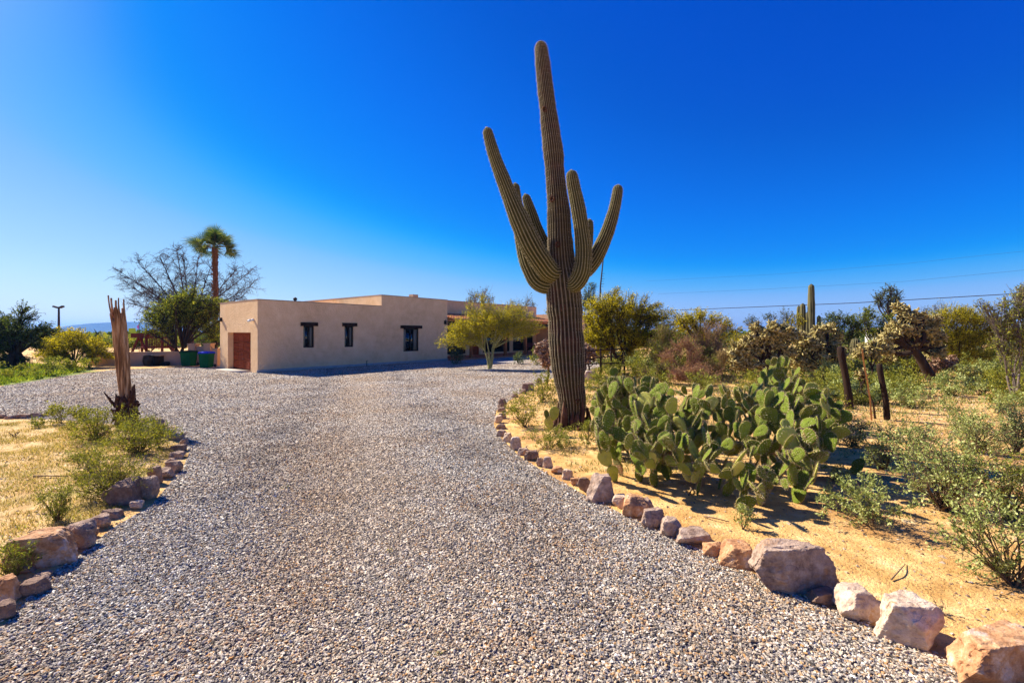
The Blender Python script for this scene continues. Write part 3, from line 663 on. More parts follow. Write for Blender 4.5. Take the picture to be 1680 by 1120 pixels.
for dy in (0, 1.7):
    b = MB(); b.smooth = False
    b.beam(pw(240,553.5,dy), pw(284,554,dy), .05, .12); b.beam(pw(240,569.5,dy), pw(284,569.5,dy), .05, .14)
    for k in range(15): q = 242+k*2.9; b.beam(pw(q,554,dy), pw(q,569,dy), .065, .03)
    b.build('railing', m_redwood, o)
b = MB(); b.smooth = False; p = pw(262,570,.85); b.box((p[0],p[1],.98), (1.9,1.8,.06)); b.build('deck', m_redwood, o)
b = MB(); b.smooth = False
for dy in (-.1, 1.8):
    b.beam(pw(236,550,dy), pw(250,541,dy), .06, .12); b.beam(pw(250,541,dy), pw(268,548,dy), .06, .12)
for k in range(6): 
    q = k/5; b.beam(pw(237+13*q,549.4-8*q,-.2), pw(237+13*q,549.4-8*q,1.9), .12, .025); b.beam(pw(252+15*q,541.6+6*q,-.2), pw(252+15*q,541.6+6*q,1.9), .12, .025)
b.build('roof', m_redwood, o)
b = MB(); b.smooth = False; b.beam(pw(240,579,-.4), pw(209,579.5,-.4), .09, .09); b.build('base_rail', m_redwood, o)
b = MB(); b.smooth = False
a0 = pw(279,560,.4); a1 = pw(297,588,.4); 
for dy in (-.25,.25): b.beam((a0[0],a0[1]+dy,1.25), (a1[0],a1[1]+dy,.15), .05, .14)
b.build('slide', m_redwood, o)
b = MB()
for px in (222,): b.tube([pw(px,552), pw(px,572)], .012, 4); b.tube([pw(px+3.,552), pw(px+3.,572)], .012, 4)
b.beam(pw(221,572.5), pw(226,572.5), .3, .04); b.build('swing', m_black, o)
fo = empty('garden_flag', (*W(227,590,32.6)[:2], 0), 'small purple flag on a thin pole above the play set beam', 'flag')
b = MB(); p = W(228.3,590,32.6); b.tube([(p[0],p[1],0), (p[0],p[1],2.75)], .02, 6); b.build('pole', m_black, fo)
b = MB(); V = []; 
for i in range(7):
    t = i/6
    V += [(p[0]-.02-.16*t, p[1]+.03*math.sin(t*7), 2.70-.32*t), (p[0]-.02-.08*t, p[1]+.03*math.sin(t*7+1)+.004, 2.25+.05*t)]
b.add(V, [[2*i,2*i+1,2*i+3,2*i+2] for i in range(6)]); b.build('cloth', m_flagp, fo)

# street light far left, utility mast, wires, far white shed
Y = 42.; p = W(96.5, 590, Y); o = empty('street_light', (p[0], p[1], 0), 'tall dark street light with two lamp heads above the left trees', 'street light')
top = W(96.5, 506, Y)[2]
b = MB(); b.tube([(p[0],p[1],0), (p[0],p[1],top)], [.13,.07], 8); b.build('pole', m_pole, o)
for sx in (-1, 1):
    b = MB(); b.smooth = False; b.beam((p[0],p[1],top-.03), (p[0]+sx*.22,p[1],top+.12), .06, .06); b.beam((p[0]+sx*.10,p[1],top+.08), (p[0]+sx*.46,p[1]-.05,top+.2), .22, .14); b.build('lamp_head', m_pole, o)
Y = 33.; p0_ = W(984,520,Y); p1_ = W(989.5,426,Y); o = empty('antenna_mast', (p0_[0], p0_[1], 0), 'thin leaning dark mast with short rungs rising right of the big saguaro', 'mast')
b = MB(); b.tube([(p0_[0]-.05,p0_[1],0), p0_, W(985,470,Y), p1_], [.07,.06,.055,.045], 6); b.build('pole', m_pole, o)
for k in range(6):
    q = W(986.2+k*.2, 470-k*4.2, Y); b = MB(); b.tube([q, q+np.array([.16+.06*(k%2),0,.02])], .014, 4); b.build('rung', m_pole, o)
def wire(pts, r, label):
    P = []; Pw = [W(*q) for q in pts]
    for a, c in zip(Pw[:-1], Pw[1:]):
        for t in np.linspace(0, 1, 14, endpoint=False): P.append(a*(1-t)+c*t)
    P.append(Pw[-1]); b = MB(); b.tube(P, r, 5)
    tag(b.build('power_line', m_wire, origin=P[0]), label, 'power line', 'overhead lines across the right sky')
wire([(1020,511,70.),(1130,508,60.),(1400,497,48.),(1680,481,40.),(1900,462,34.)], .038, 'lowest and thickest black overhead line across the right sky')
wire([(1080,482,70.),(1250,474.5,60.),(1480,462,48.),(1680,443,40.),(1900,418,34.)], .009, 'thin middle overhead line across the right sky')
wire([(1060,461,70.),(1280,449.5,60.),(1480,433,48.),(1680,412,40.),(1900,388,34.)], .007, 'thin highest overhead line across the right sky')
p = W(1442, 546, 55.); o = empty('shed', (p[0], p[1], 0), 'small white shed glimpsed between the far trees', 'shed')
b = MB(); b.smooth = False; b.box((p[0],p[1],1.25), (1.5,2.4,2.5)); b.build('wall', m_white, o); b = MB(); b.smooth = False; b.box((p[0],p[1],2.54), (1.9,2.8,.08)); b.build('roof', m_conc, o)
b = MB(); b.smooth = False; b.box((p[0],p[1]-1.21,1.), (.8,.03,1.9)); b.build('door', m_pole, o)

# ------------------------------------------------------------------ posts and rail fence on the right
def post(name, top, base, r, mat_, label, square=False, nail=False):
    gx_, gy_ = G(*base); t = W(top[0], top[1], gy_+.05); b = MB(); n = 9; P = []; rad = []
    for k in range(n):
        q = k/(n-1); P.append(np.array([gx_,gy_,-.05])*(1-q)+t*q + np.array([.012*math.sin(q*5), .01*math.cos(q*7), 0])); rad.append(r*(1.05-.12*q+.05*math.sin(q*9)))
    b.tube(P, rad, 4 if square else 9)
    return tag(b.build(name, mat_, origin=(gx_,gy_,0), smooth=not square), label, 'post', 'weathered posts behind the prickly pear')
post('wooden_post', (1380,570), (1395,672), .085, m_dkwood, 'thick dark weathered post nearest the prickly pear, leaning left')
post('metal_stake', (1415.5,573), (1431,690), .022, m_rust, 'thin rusty orange stake between the two dark posts', True)
post('wooden_post', (1444,598), (1456.5,690), .060, m_dkwood, 'shorter dark post, rightmost of the three')
Y = 19.5; o = empty('rail_fence', (*W(985,590,Y)[:2],0), 'old dark wooden rail fence just right of the big saguaro trunk', 'fence')
for px in (960,985,1002,1024): 
    b = MB(); p = W(px,590,Y+(px-960)*.02); b.tube([(p[0],p[1],-.05), (p[0]+.02,p[1],.78), (p[0],p[1],1.32 if px < 1010 else 1.1)], [.05,.045,.04], 7); b.build('post', m_dkwood, o)
for py, tilt in ((574,4),(586,6),(596,2)):
    b = MB(); b.tube([W(945,py+tilt,Y-.4), W(985,py,Y), W(1030,py-tilt*.6,Y+1.)], .028, 6); b.build('rail', m_dkwood, o)
# ------------------------------------------------------------------ saguaros
def catmull(P, n):
    P = np.asarray(P, float); P = np.vstack([2*P[0]-P[1], P, 2*P[-1]-P[-2]]); out = []
    m = len(P)-3
    for q in np.linspace(0, m-1e-6, n):
        i = int(q); t = q-i; a, b, c, d = P[i:i+4]
        out.append(.5*((2*b)+(-a+c)*t+(2*a-5*b+4*c-d)*t*t+(-a+3*b-3*c+d)*t**3))
    return np.array(out)
def ribbed(mb, P4, nrib=20, step=.05, depth=.16, sub=6, spines=True, cap=True, smat=1, wob=.03, slen=.03, sstep=.07, seed=0):
    """P4: rows of x,y,z,radius"""
    P4 = np.asarray(P4, float); Ltot = np.sum(np.linalg.norm(np.diff(P4[:,:3], axis=0), axis=1)); n = max(8, int(Ltot/step))
    S = catmull(P4, n); P = S[:,:3]; r = np.maximum(S[:,3], .01)
    s = np.concatenate([[0], np.cumsum(np.linalg.norm(np.diff(P, axis=0), axis=1))])
    r = r*(1 + wob*np.sin(s*4.1+seed) + wob*.8*np.sin(s*9.3+seed*2) + wob*.5*np.sin(s*21+seed*3))
    if cap:
        rt = P4[-1,3]; e = s[-1]-s; k = e < rt*1.3; r[k] = r[k]*np.sqrt(np.clip(1-(1-e[k]/(rt*1.3))**2, .0025, 1))
    tan = np.gradient(P, axis=0); tan /= np.linalg.norm(tan, axis=1)[:,None]
    A = np.cross(tan, np.array([0,1.,0.])); A /= np.linalg.norm(A, axis=1)[:,None]; B = np.cross(A, tan)
    k = nrib*sub; th = np.arange(k)*2*math.pi/k
    prof = np.abs(np.cos(th*nrib/2))**.85
    wig = .05*np.sin(s*1.7+seed)
    TH = th[None,:] + wig[:,None]
    rr = r[:,None]*(1-depth+depth*prof[None,:]*1.15)
    rr *= 1 + .012*np.sin(TH*3+s[:,None]*6) + .010*np.sin(TH*7-s[:,None]*11)
    V = P[:,None,:] + rr[...,None]*(np.cos(TH)[...,None]*A[:,None,:]+np.sin(TH)[...,None]*B[:,None,:])
    nn = len(P); i = np.arange(nn-1)[:,None]*k; j = np.arange(k)[None]; j2 = (j+1) % k
    mb.add(V.reshape(-1,3), np.stack([i+j,i+j2,i+k+j2,i+k+j],-1).reshape(-1,4)[:, ::-1], 0, np.tile(prof, nn))
    b = mb.n - nn*k; mb.add([P[-1]+tan[-1]*.004], np.zeros((0,3),int), 0, [1.]); jj = np.arange(k); L0 = b+(nn-1)*k
    mb.f.append(np.stack([L0+jj, np.full(k, mb.n-1), L0+(jj+1)%k], -1)[:, ::-1]); mb.m.append(np.zeros(k, np.int32))
    if spines:
        ns = int(Ltot/sstep); si = np.linspace(0, nn-1, ns).astype(int); ridge = np.arange(nrib)*sub
        Q = V[si][:, ridge, :]; D = Q - P[si][:,None,:]; D /= np.linalg.norm(D, axis=2)[...,None]
        Q = Q.reshape(-1,3); D = D.reshape(-1,3)
        Q = np.repeat(Q, 3, 0); D = np.repeat(D, 3, 0)
        mb.leaves(Q + D*slen*.35, slen, slen*.12, D=D, bias=.45, mat=smat)
    return mb
def W3(px, py, y, rpx): p = W(px, py, y); return [p[0], p[1], p[2], .925*rpx/F*y]
SX, SY = G(940, 700); 
sag = empty('giant_saguaro', (SX, SY, 0), 'giant many-armed saguaro cactus towering over the right side of the gravel driveway', 'saguaro cactus')
tr = [(942,712,0,19),(940,690,0,20),(939,660,0,23.5),(934,620,0,27),(930,575,0,30),(927,520,0,30.5),(925,490,0,30.5),(923,465,0,29.5),(921.5,440,.02,25),(919,400,.03,22.5),(916.5,350,.05,19.5),(912,300,.07,17.2),(907,245,.10,17),(901.5,200,.12,15.4),(896,155,.14,14),(891.5,115,.16,12.8),(888.5,88,.18,11.5),(886.5,68,.18,10.)]
mb = MB(); P4 = [W3(a,b,SY+c,d) for a,b,c,d in tr]; ribbed(mb, P4, 28, .045, .13, sub=5, seed=1., wob=.022); mb.build('trunk', [m_sag, m_spine], sag, attr='ridge')
arms = [
 ([(918,452,-.05,15),(903,447,-.25,18),(888,428,-.40,20),(872,403,-.48,20),(858,374,-.52,18.5),(842,337,-.5,15.5),(828,301,-.48,13.2),(811,256,-.45,11),(798,209,-.42,9)], 14, 2.),
 ([(915,462,.05,15),(898,466,.0,17.5),(882,459,-.02,18),(869,436,.0,16),(860,408,.05,14),(854,372,.08,12),(849,335,.1,9.),(845,300,.1,7.)], 13, 3.),
 ([(918,436,.2,12),(904,424,.32,13),(892,405,.38,13),(880,376,.40,11.5),(870,345,.4,9.5),(861,318,.4,7.5)], 12, 4.),
 ([(930,470,-.12,12),(943,466,-.32,15),(954,447,-.42,16),(957.5,415,-.44,15),(954.5,380,-.44,14),(948,340,-.43,13),(941,305,-.42,11.5),(936.5,279,-.41,9.5)], 14, 5.),
 ([(935,450,.02,12),(952,448,.05,14.5),(969,434,.04,14.5),(983,411,.0,13.5),(996,382,-.02,12.5),(1006,350,-.02,10.5),(1012,322,-.02,9.5),(1014.5,303,0,8.)], 13, 6.),
 ([(930,440,.25,8),(948,430,.38,10),(962,408,.42,9.5),(967,380,.42,7.5),(967,359,.42,5.8)], 11, 7.)]
for pts, nr, sd_ in arms:
    mb = MB(); ribbed(mb, [W3(a,b,SY+c,d*.97) for a,b,c,d in pts], nr+5, .035, .15, sub=5, wob=.018, seed=sd_, sstep=.06); mb.build('arm', [m_sagarm, m_spine], sag, attr='ridge')
mb = MB()
rh = np.random.default_rng(4)
for (px, py, rr_, az) in ((905,330,3.2,-.3),(921,505,3.6,.2),(893,180,2.6,.1),(935,560,3.,.5),(913,405,2.6,-.2),(925,610,3.4,-.4),(944,655,3.,.4),(900,270,2.4,.3)):
    hw = np.interp(py, [68,200,300,465,560,660], [10,15,16,28,28,22])*.925; c = W(px, py, SY); cx0 = np.interp(py, [68,155,245,300,350,400,465,520,575,620,660], [886.5,896,907,912,916.5,919,923,927,930,934,939])
    q = max(-.95, min(.95, (px-cx0)/hw)); R0 = hw/F*SY; base_ = np.array([c[0], SY+.12*(py < 300)-R0*math.sqrt(1-q*q), c[2]]); nrm = unit([q, -math.sqrt(1-q*q), 0]); sd_ = np.cross(nrm, [0,0,1.]); r1 = rr_/F*SY
    ring = []
    for k_, (rad_k, out_) in enumerate(((1.5,-.02),(1.3,.022),(.85,.018),(.6,-.05),(.02,-.07))):
        for j_ in range(12):
            a_ = j_*math.pi/6; w_ = 1+.18*rh.normal()*(k_ < 3); ring.append(base_+nrm*out_+(sd_*math.cos(a_)+np.array([0,0,1.25])*math.sin(a_))*r1*rad_k*w_)
    i0 = np.arange(4)[:,None]*12; j = np.arange(12)[None]; mb.add(ring, np.stack([i0+j,i0+(j+1)%12,i0+12+(j+1)%12,i0+12+j],-1).reshape(-1,4))
mb.build('bird_holes', m_sagbase, sag)
# torn bark and buttresses at the base
mb = MB()
for k in range(26):
    a = k*2*math.pi/26 + rng.normal()*.08; r0 = .30+.05*rng.random(); hb = .15+.5*rng.random()
    P = [(SX+r0*1.12*math.cos(a), SY+r0*1.12*math.sin(a), -.05), (SX+(r0+.03*rng.random())*math.cos(a+.05), SY+r0*math.sin(a+.05), hb*.5), (SX+(r0-.02)*math.cos(a+.12*rng.normal()), SY+(r0-.02)*math.sin(a), hb)]
    mb.tube(P, [.055+.02*rng.random(), .05, .012], 5)
for k in range(12):
    a = rng.random()*6.28; r0 = .36+.1*rng.random(); p = np.array([SX+r0*math.cos(a), SY+r0*math.sin(a), .03])
    mb.tube([p, p+np.array([math.cos(a)*.1, math.sin(a)*.1, .03+.06*rng.random()])], [.04,.01], 5)
mb.build('base_bark', m_sagbase, sag, smooth=False)

def small_saguaro(px, pyb, pyt, rpx, y, label, group=None, arms_=(), lean=0):
    x = (px-840)/F*y; o = empty('saguaro', (x, y, 0), label, 'saguaro cactus', group); ht = CH+(HZ-pyt)/F*y; r = rpx/F*y
    mb = MB(); ribbed(mb, [[x,y,-.1,r*.85],[x,y,ht*.3,r],[x+lean*.5,y,ht*.7,r],[x+lean,y,ht,r*.8]], 14 if rpx > 6 else 10, .12 if rpx < 7 else .06, .2, sub=4, spines=rpx > 6, slen=.04, sstep=.1, seed=px, wob=.02)
    mb.build('trunk', [m_sagfar, m_spine], o, attr='ridge')
    for (dx, z0, z1_) in arms_:
        mb = MB(); ribbed(mb, [[x,y,z0,r*.5],[x+dx*.6,y-.05,z0+.05,r*.6],[x+dx,y-.05,z0+.4,r*.7],[x+dx,y-.05,z1_,r*.55]], 9, .1, .2, sub=4, spines=False, seed=px+dx)
        mb.build('arm', [m_sagfar, m_spine], o, attr='ridge')
small_saguaro(1331, 0, 465.5, 5.2, 27.5, 'tall straight far saguaro rising above the other far cacti', 'far saguaros on the skyline')
small_saguaro(1317, 0, 497, 4.5, 27.8, 'second tallest far saguaro, just left of the tall straight one', 'far saguaros on the skyline')
small_saguaro(1325, 0, 511, 3.6, 27.6, 'slim far saguaro squeezed between the two tallest', 'far saguaros on the skyline')
small_saguaro(1310.5, 0, 501, 3.4, 28.3, 'thin far saguaro, leftmost of the skyline group', 'far saguaros on the skyline')
small_saguaro(1343.5, 0, 517, 3.4, 27.3, 'short far saguaro, rightmost of the skyline group', 'far saguaros on the skyline')
small_saguaro(1403.5, 0, 554, 7.6, 23., 'short round-topped young saguaro behind the weathered posts')
small_saguaro(791, 0, 484, 2.3, 52., 'distant thin saguaro poking above the house roof')

# ------------------------------------------------------------------ dead saguaro skeleton
DX, DY = G(205, 699); sn = empty('dead_saguaro', (DX, DY, 0), 'dead saguaro skeleton of weathered orange ribs with splintered top and dark base', 'dead cactus')
mb = MB(); ns = 17
axis = lambda z: W(np.interp(z, [0,.55,1.4,2.6], [207,206.5,201,192.5]), 600, DY)[0]
def rad(z): return np.interp(z, [0,.6,1.5,2.6], [.072,.076,.088,.104])
def zpx(py): return CH+(HZ-py)/F*DY
for k in range(ns):
    a = k*2*math.pi/ns; cx_ = math.cos(a)
    top = zpx(517+rng.normal()*4)
    if cx_ > .35: top = zpx(506+rng.normal()*7)
    if abs(cx_) <= .35: top = zpx(537+rng.normal()*10)
    if k in (8,): top = zpx(489)
    if k in (10,): top = zpx(485)
    if k == 1: top = zpx(491)
    if k in (6, 13): top = zpx(505)
    n = 22; zs = np.linspace(.45, top, n); P = []; rr = []
    for i, z in enumerate(zs):
        q = max(0, z-zpx(530)); rf = rad(z)
        w_ = .004*math.sin(z*7+k*2)
        P.append((axis(z)+(rf+w_)*math.cos(a+.10*math.sin(z*1.3+k*1.9)) - q*.10*(1 if cx_ < 0 else -.15), DY+(rf*.95)*math.sin(a+.12*math.sin(z*1.3)), z)); rr.append((.030-.006*math.sin(z*4+k*2.3))*(1 if q == 0 else max(.5, 1-q*1.3)))
    mb.tube(P, rr, 6)
mb.build('rib_shaft', m_snag, sn)
mb = MB(); n = 16; P = [(axis(z), DY, z) for z in np.linspace(.3, zpx(545), n)]; mb.tube(P, [rad(p[2])*.88 for p in P], 14); mb.build('inner_core', m_snagbase, sn)
mb = MB(); k = 40; nz_ = 22; V = []
for j in range(nz_):
    z = -.06 + .72*j/(nz_-1)
    for i in range(k):
        a = i*2*math.pi/k; r = .165 + .04*math.sin(a*3+1) + .05*mnoise.noise(Vector((math.cos(a)*4, math.sin(a)*4, z*7))) + .035*mnoise.noise(Vector((math.cos(a)*11, math.sin(a)*11, z*17)))
        r *= np.interp(z, [-.06,.1,.5,.66], [1.0,.95,.95,.70]); zz = z + (.10*mnoise.noise(Vector((math.cos(a)*3, math.sin(a)*3, 9))) if j > nz_-5 else 0)
        V.append((axis(z)+.02+r*math.cos(a), DY+r*math.sin(a), zz))
i0 = np.arange(nz_-1)[:,None]*k; j = np.arange(k)[None]; mb.add(V, np.stack([i0+j, i0+(j+1)%k, i0+k+(j+1)%k, i0+k+j],-1).reshape(-1,4))
for (a, b_, r0) in (((186,664),(170,643),.022),((189,668),(173,648),.016),((215,664),(220.5,631),.045),((219,650),(217.5,633),.03),((192,660),(190,646),.03),((212,655),(214,640),.03)):
    mb.tube([W(*a, DY-.15), (W(*a, DY-.18)+W(*b_, DY-.2))/2 + np.array([.01,0,.01]), W(*b_, DY-.2)], [r0*1.3, r0, r0*.3], 6)
for q in range(26):
    a = rng.random()*6.28; z = .02+.55*rng.random(); p = np.array([DX+.19*math.cos(a), DY+.19*math.sin(a), z]); d = np.array([math.cos(a)*.07, math.sin(a)*.07, rng.normal()*.08])
    mb.tube([p-d*.5, p+d*.6, p+d], [.03,.022,.006], 5)
mb.build('charred_base', m_snagbase, sn, smooth=False)

for k_, (px, py, L1, a_, lab) in enumerate(((240,712,.34,.3,'broken orange rib lying right of the dead saguaro base'),(176,712,.42,2.4,'splintered rib lying left of the dead saguaro base'),(212,722,.26,1.1,'short splinter lying in front of the dead saguaro base'))):
    x, y = G(px, py); z0 = gz1(x, y)+.02; b = MB(); d = np.array([math.cos(a_), math.sin(a_)*.6, .03])*L1
    b.tube([np.array([x,y,z0])-d*.5, np.array([x,y,z0+.015]), np.array([x,y,z0])+d*.5], [.018,.022,.006], 6); tag(b.build('fallen_rib', m_snag, origin=(x,y,z0)), lab, 'dead wood', 'broken ribs around the dead saguaro')
# ------------------------------------------------------------------ prickly pear clump
def pad_mesh(name, w_, h_, seed, mat_):
    r = np.random.default_rng(seed); nu, nv = 18, 9; V = []; mb = MB()
    th = .082*h_
    for j in range(nv+1):
        f = -math.pi/2 + math.pi*j/nv
        for i in range(nu):
            a = 2*math.pi*i/nu; ct = math.sin(a); 
            # outline: obovate, narrow at the joint
            rad_ = 1.0; y = -math.cos(a)*.5+.5
            wid = w_/2*(.74+.42*y)*(1-.25*(1-y)**3)
            px_ = math.sin(a)*wid; pz_ = y*h_
            cxz = (0, h_*.55)
            k = math.cos(f); bend = .10*h_*(pz_/h_-.5)**2*(1 if seed % 2 else -1) + .06*px_*math.sin(seed)
            V.append((cxz[0]+(px_-cxz[0])*k**.6 if k > 0 else 0, th*.5*math.sin(f)+bend, cxz[1]+(pz_-cxz[1])*(k**.6 if k > 0 else 0)))
    V = np.array(V); rim_ = np.repeat([max(0, math.cos(-math.pi/2+math.pi*j/nv))**6 for j in range(nv+1)], nu); i = np.arange(nv)[:,None]*nu; j = np.arange(nu)[None]
    V[:,0] += .006*np.sin(V[:,2]*40+seed); 
    mb.add(V, np.stack([i+j, i+nu+j, i+nu+(j+1)%nu, i+(j+1)%nu], -1).reshape(-1,4)[:, ::-1], 0, rim_)
    # areoles with short spines on both faces and the rim
    pts = []; 
    for gz_ in np.arange(.12, .97, .105):
        row = int(round(gz_*20)); 
        for gx_ in np.arange(-1, 1.01, .30):
            x_ = (gx_ + (.15 if row % 2 else 0)); 
            wid = w_/2*(.74+.42*gz_)*math.sqrt(max(0, 1-((gz_-.5)*2)**2))
            if abs(x_*w_*.5) < wid*.92:
                for sgn in (-1, 1): 
                    q = np.array([x_*w_*.5+r.normal()*.003, 0, gz_*h_+r.normal()*.004])
                    e = max(0., 1-(q[0]/max(wid,1e-3))**2); bend = .10*h_*(q[2]/h_-.5)**2*(1 if seed % 2 else -1) + .06*q[0]*math.sin(seed)
                    q[1] = bend + sgn*(th*.5*e**.45+.001); pts.append((q, np.array([0, sgn, .15])))
    for a in np.linspace(.6, 2*math.pi-.6, 22):
        y = -math.cos(a)*.5+.5; wid = w_/2*(.74+.42*y)*(1-.25*(1-y)**3); q = np.array([math.sin(a)*wid, 0, y*h_]); pts.append((q, unit([math.sin(a), 0, -math.cos(a)])))
    A = np.array([p[0] for p in pts]); D = np.array([p[1] for p in pts])
    scatter(mb, A, np.full(len(A), .0062)); mb.m[-1][:] = 1
    A2 = np.repeat(A, 3, 0); D2 = np.repeat(D, 3, 0)
    mb.leaves(A2+D2*.010, .030, .0028, D=D2, bias=.7, mat=1, r=r)
    o = mb.build(name, [mat_, m_areole], attr='rim'); me = o.data; bpy.data.objects.remove(o); return me
pads_m = [pad_mesh('pad', .205, .285, 1, m_pad), pad_mesh('pad', .235, .275, 2, m_pad), pad_mesh('pad', .18, .30, 3, m_pad), pad_mesh('pad', .24, .31, 4, m_pad), pad_mesh('pad', .15, .23, 5, m_pad)]
pads_o = [pad_mesh('pad', .21, .30, 6, m_padold), pad_mesh('pad', .19, .30, 7, m_padold)]
r = np.random.default_rng(21)
PR = []   # base, axis, normal, size, old
def topy(px): return np.interp(px, [940,965,985,1005,1040,1060,1090,1130,1165,1200,1240,1255,1268,1300,1312,1335,1360,1390,1410], [700,652,638,616,622,612,630,634,620,636,630,596,578,580,622,632,645,690,750])
def hmax(x, y): return max(.12, min(CH+(HZ-topy(840+F*x/y))/F*y, .50+.50*(y-4.95)))
def grow(base, ax, depth, scale):
    nrm = np.array([math.cos(r.random()*6.28), math.sin(r.random()*6.28), 0]) if depth else unit(r.normal(size=3)*[1,1,.2])
    if r.random() < .5: a_ = math.pi/2+r.normal()*.5; nrm = np.array([math.sin(a_), -math.cos(a_), 0])
    elif r.random() < .55: a_ = math.radians(r.normal()*28); nrm = np.array([math.sin(a_), -math.cos(a_), 0])
    nrm = nrm - ax*(nrm@ax); nrm = unit(nrm)
    s = scale*(.85+.3*r.random()); h = .28*s
    if base[2] + ax[2]*h > hmax(base[0], base[1])+.02: return False
    if 840+F*(base[0]+ax[0]*h)/base[1] < 968: return False
    PR.append((base, ax, nrm, s, depth))
    side = np.cross(nrm, ax); end = base + ax*h
    nchild = [1,2,2,3][r.integers(4)] if depth < 2 else [0,0,1,1,2,2][r.integers(6)]
    if depth > 6: nchild = 0
    for c in range(nchild):
        q = (c-(nchild-1)/2)*.75 + r.normal()*.12
        b = base + ax*h*(.97-.10*abs(q)) + side*q*.08*s
        a2 = unit(ax*.45 + side*q*.9 + r.normal(size=3)*[.40,.40,.16] + np.array([0,0,.50]))
        if not grow(b, a2, depth+1, max(.60, min(1.0, scale*(.86+.28*r.random())))) : pass
    return True
roots = [(992,745),(1000,790),(1095,780),(1150,785),(1210,800),(1245,805),(1300,800),(1335,785),(1130,772),(1080,775),(1020,762),(1265,765),(1010,782),(1045,790),(1075,800),(1110,792),(1135,812),(1165,800),(1195,815),(1225,832),(1262,838),(1290,822),(1320,815),(1352,800),(1380,775),
         (985,735),(1020,745),(1060,750),(1100,755),(1145,765),(1185,770),(1230,780),(1275,785),(1315,775),(1350,760),
         (990,705),(1025,712),(1065,716),(1128,722),(1195,730),(1240,735),(1280,738),(1325,735),(1360,728),
         (1000,682),(1040,688),(1110,690),(1175,696),(1215,700),(1255,702),(1262,706),(1300,704),(1340,702),(1270,690),(1305,690)]
for q in roots:
    x, y = G(*q); x += r.normal()*.05; y += r.normal()*.06
    cxy = np.array([x-2.5, y-6.4]); out = unit(np.array([cxy[0], cxy[1], 0]))*.35
    grow(np.array([x, y, gz1(x, y)-.02]), unit(np.array([0,0,1.])+out*(.6+.8*r.random())+r.normal(size=3)*.15), 0, .78+.2*r.random())
# hand placed pads that give the clump its silhouette: (px of joint, py of joint, depth, lean x, facing degrees, scale)
for px, py, y, lx, fa, s in ((1269,628,6.9,-.05,80,1.0),(1266,600,6.9,-.08,15,1.02),(1298,628,6.7,.1,20,1.1),(1300,600,6.9,-.02,25,1.0),(1283,600,7.0,.15,85,.9),(1300,655,6.7,.05,85,.95),
      (1342,668,6.3,.25,35,1.0),(1350,700,6.0,.15,20,.95),(1370,736,5.7,.35,40,.9),(1340,740,5.8,.2,25,1.05),(1238,660,6.6,.3,30,1.0),(1007,620,7.6,0,10,.8),(1015,650,7.4,.2,20,1.1),(1062,625,7.4,-.1,70,.9),
      (1000,768,5.75,-.3,15,.85),(1022,790,5.4,.1,12,.95),(1035,770,5.6,0,88,.95),(1115,735,5.9,.1,35,.9),(1128,790,5.6,.05,25,1.0),(1160,760,5.7,.15,20,.95),(1195,790,5.4,.0,30,.9),(1235,820,5.15,.25,70,.95),(1250,800,5.2,.2,25,1.05)):
    nrm = np.array([math.sin(math.radians(fa)), -math.cos(math.radians(fa)), 0]); ax = unit([lx, 0, 1.]); nrm = unit(nrm-ax*(nrm@ax)); b_ = W(px,py,y)
    tops = [p[0]+p[1]*.28*p[3] for p in PR]; j_ = min(range(len(PR)), key=lambda i: np.linalg.norm(tops[i]-b_))
    if np.linalg.norm(tops[j_]-b_) < .20 and px < 1345: PR.append((tops[j_]*.97+PR[j_][0]*.03, ax, nrm, s*.9, 3))
PP = empty('prickly_pear', (2.5, 6.3, 0), 'large sprawling prickly pear cactus with green flat pads right of the giant saguaro', 'prickly pear cactus')
def padmat(b, ax, nrm, s):
    side = np.cross(nrm, ax); from mathutils import Matrix
    m_ = Matrix(((side[0]*s, nrm[0]*s, ax[0]*s, b[0]-2.5), (side[1]*s, nrm[1]*s, ax[1]*s, b[1]-6.3), (side[2]*s, nrm[2]*s, ax[2]*s, b[2]), (0,0,0,1))); return m_
print('pads', len(PR))
def vis(i): b, ax, nrm, s, d = PR[i]; return abs(nrm[1])*s/b[1] + .02*(b[2]) - .03*(b[1]-5)
order = sorted(range(len(PR)), key=lambda i: -vis(i)); first = set(order[:100]); rest = MB()
for i, (b, ax, nrm, s, d) in enumerate(PR):
    old = (d == 0 and r.random() < .30) or (d == 1 and r.random() < .08); me = pads_o[r.integers(2)] if old else pads_m[r.integers(5)]
    if i in first:
        o = bpy.data.objects.new('pad', me); COL.objects.link(o); o.parent = PP; o.matrix_local = padmat(b, ax, nrm, s)
    else:
        co = np.empty(len(me.vertices)*3, np.float32); me.vertices.foreach_get('co', co); co = co.reshape(-1,3)
        side = np.cross(nrm, ax); Vw = b + s*(co[:,:1]*side + co[:,1:2]*nrm + co[:,2:3]*ax)
        base = rest.n; rv = np.empty(len(me.vertices), np.float32); me.attributes['rim'].data.foreach_get('value', rv); rest.add(Vw, np.zeros((0,3), int), 0, rv)
        lt = np.array([p.loop_total for p in me.polygons]); ls = np.array([p.loop_start for p in me.polygons]); mi = np.array([p.material_index for p in me.polygons])
        lv = np.empty(len(me.loops), np.int32); me.loops.foreach_get('vertex_index', lv)
        for t in (3, 4):
            k = lt == t
            if k.any(): rest.f.append(lv[ls[k][:,None]+np.arange(t)[None]].astype(np.int64)+base); rest.m.append((mi[k] + (2 if old else 0)).astype(np.int32))
tag(rest.build('pads', [m_pad, m_areole, m_padold, m_areole], PP, attr='rim'), kind='stuff')

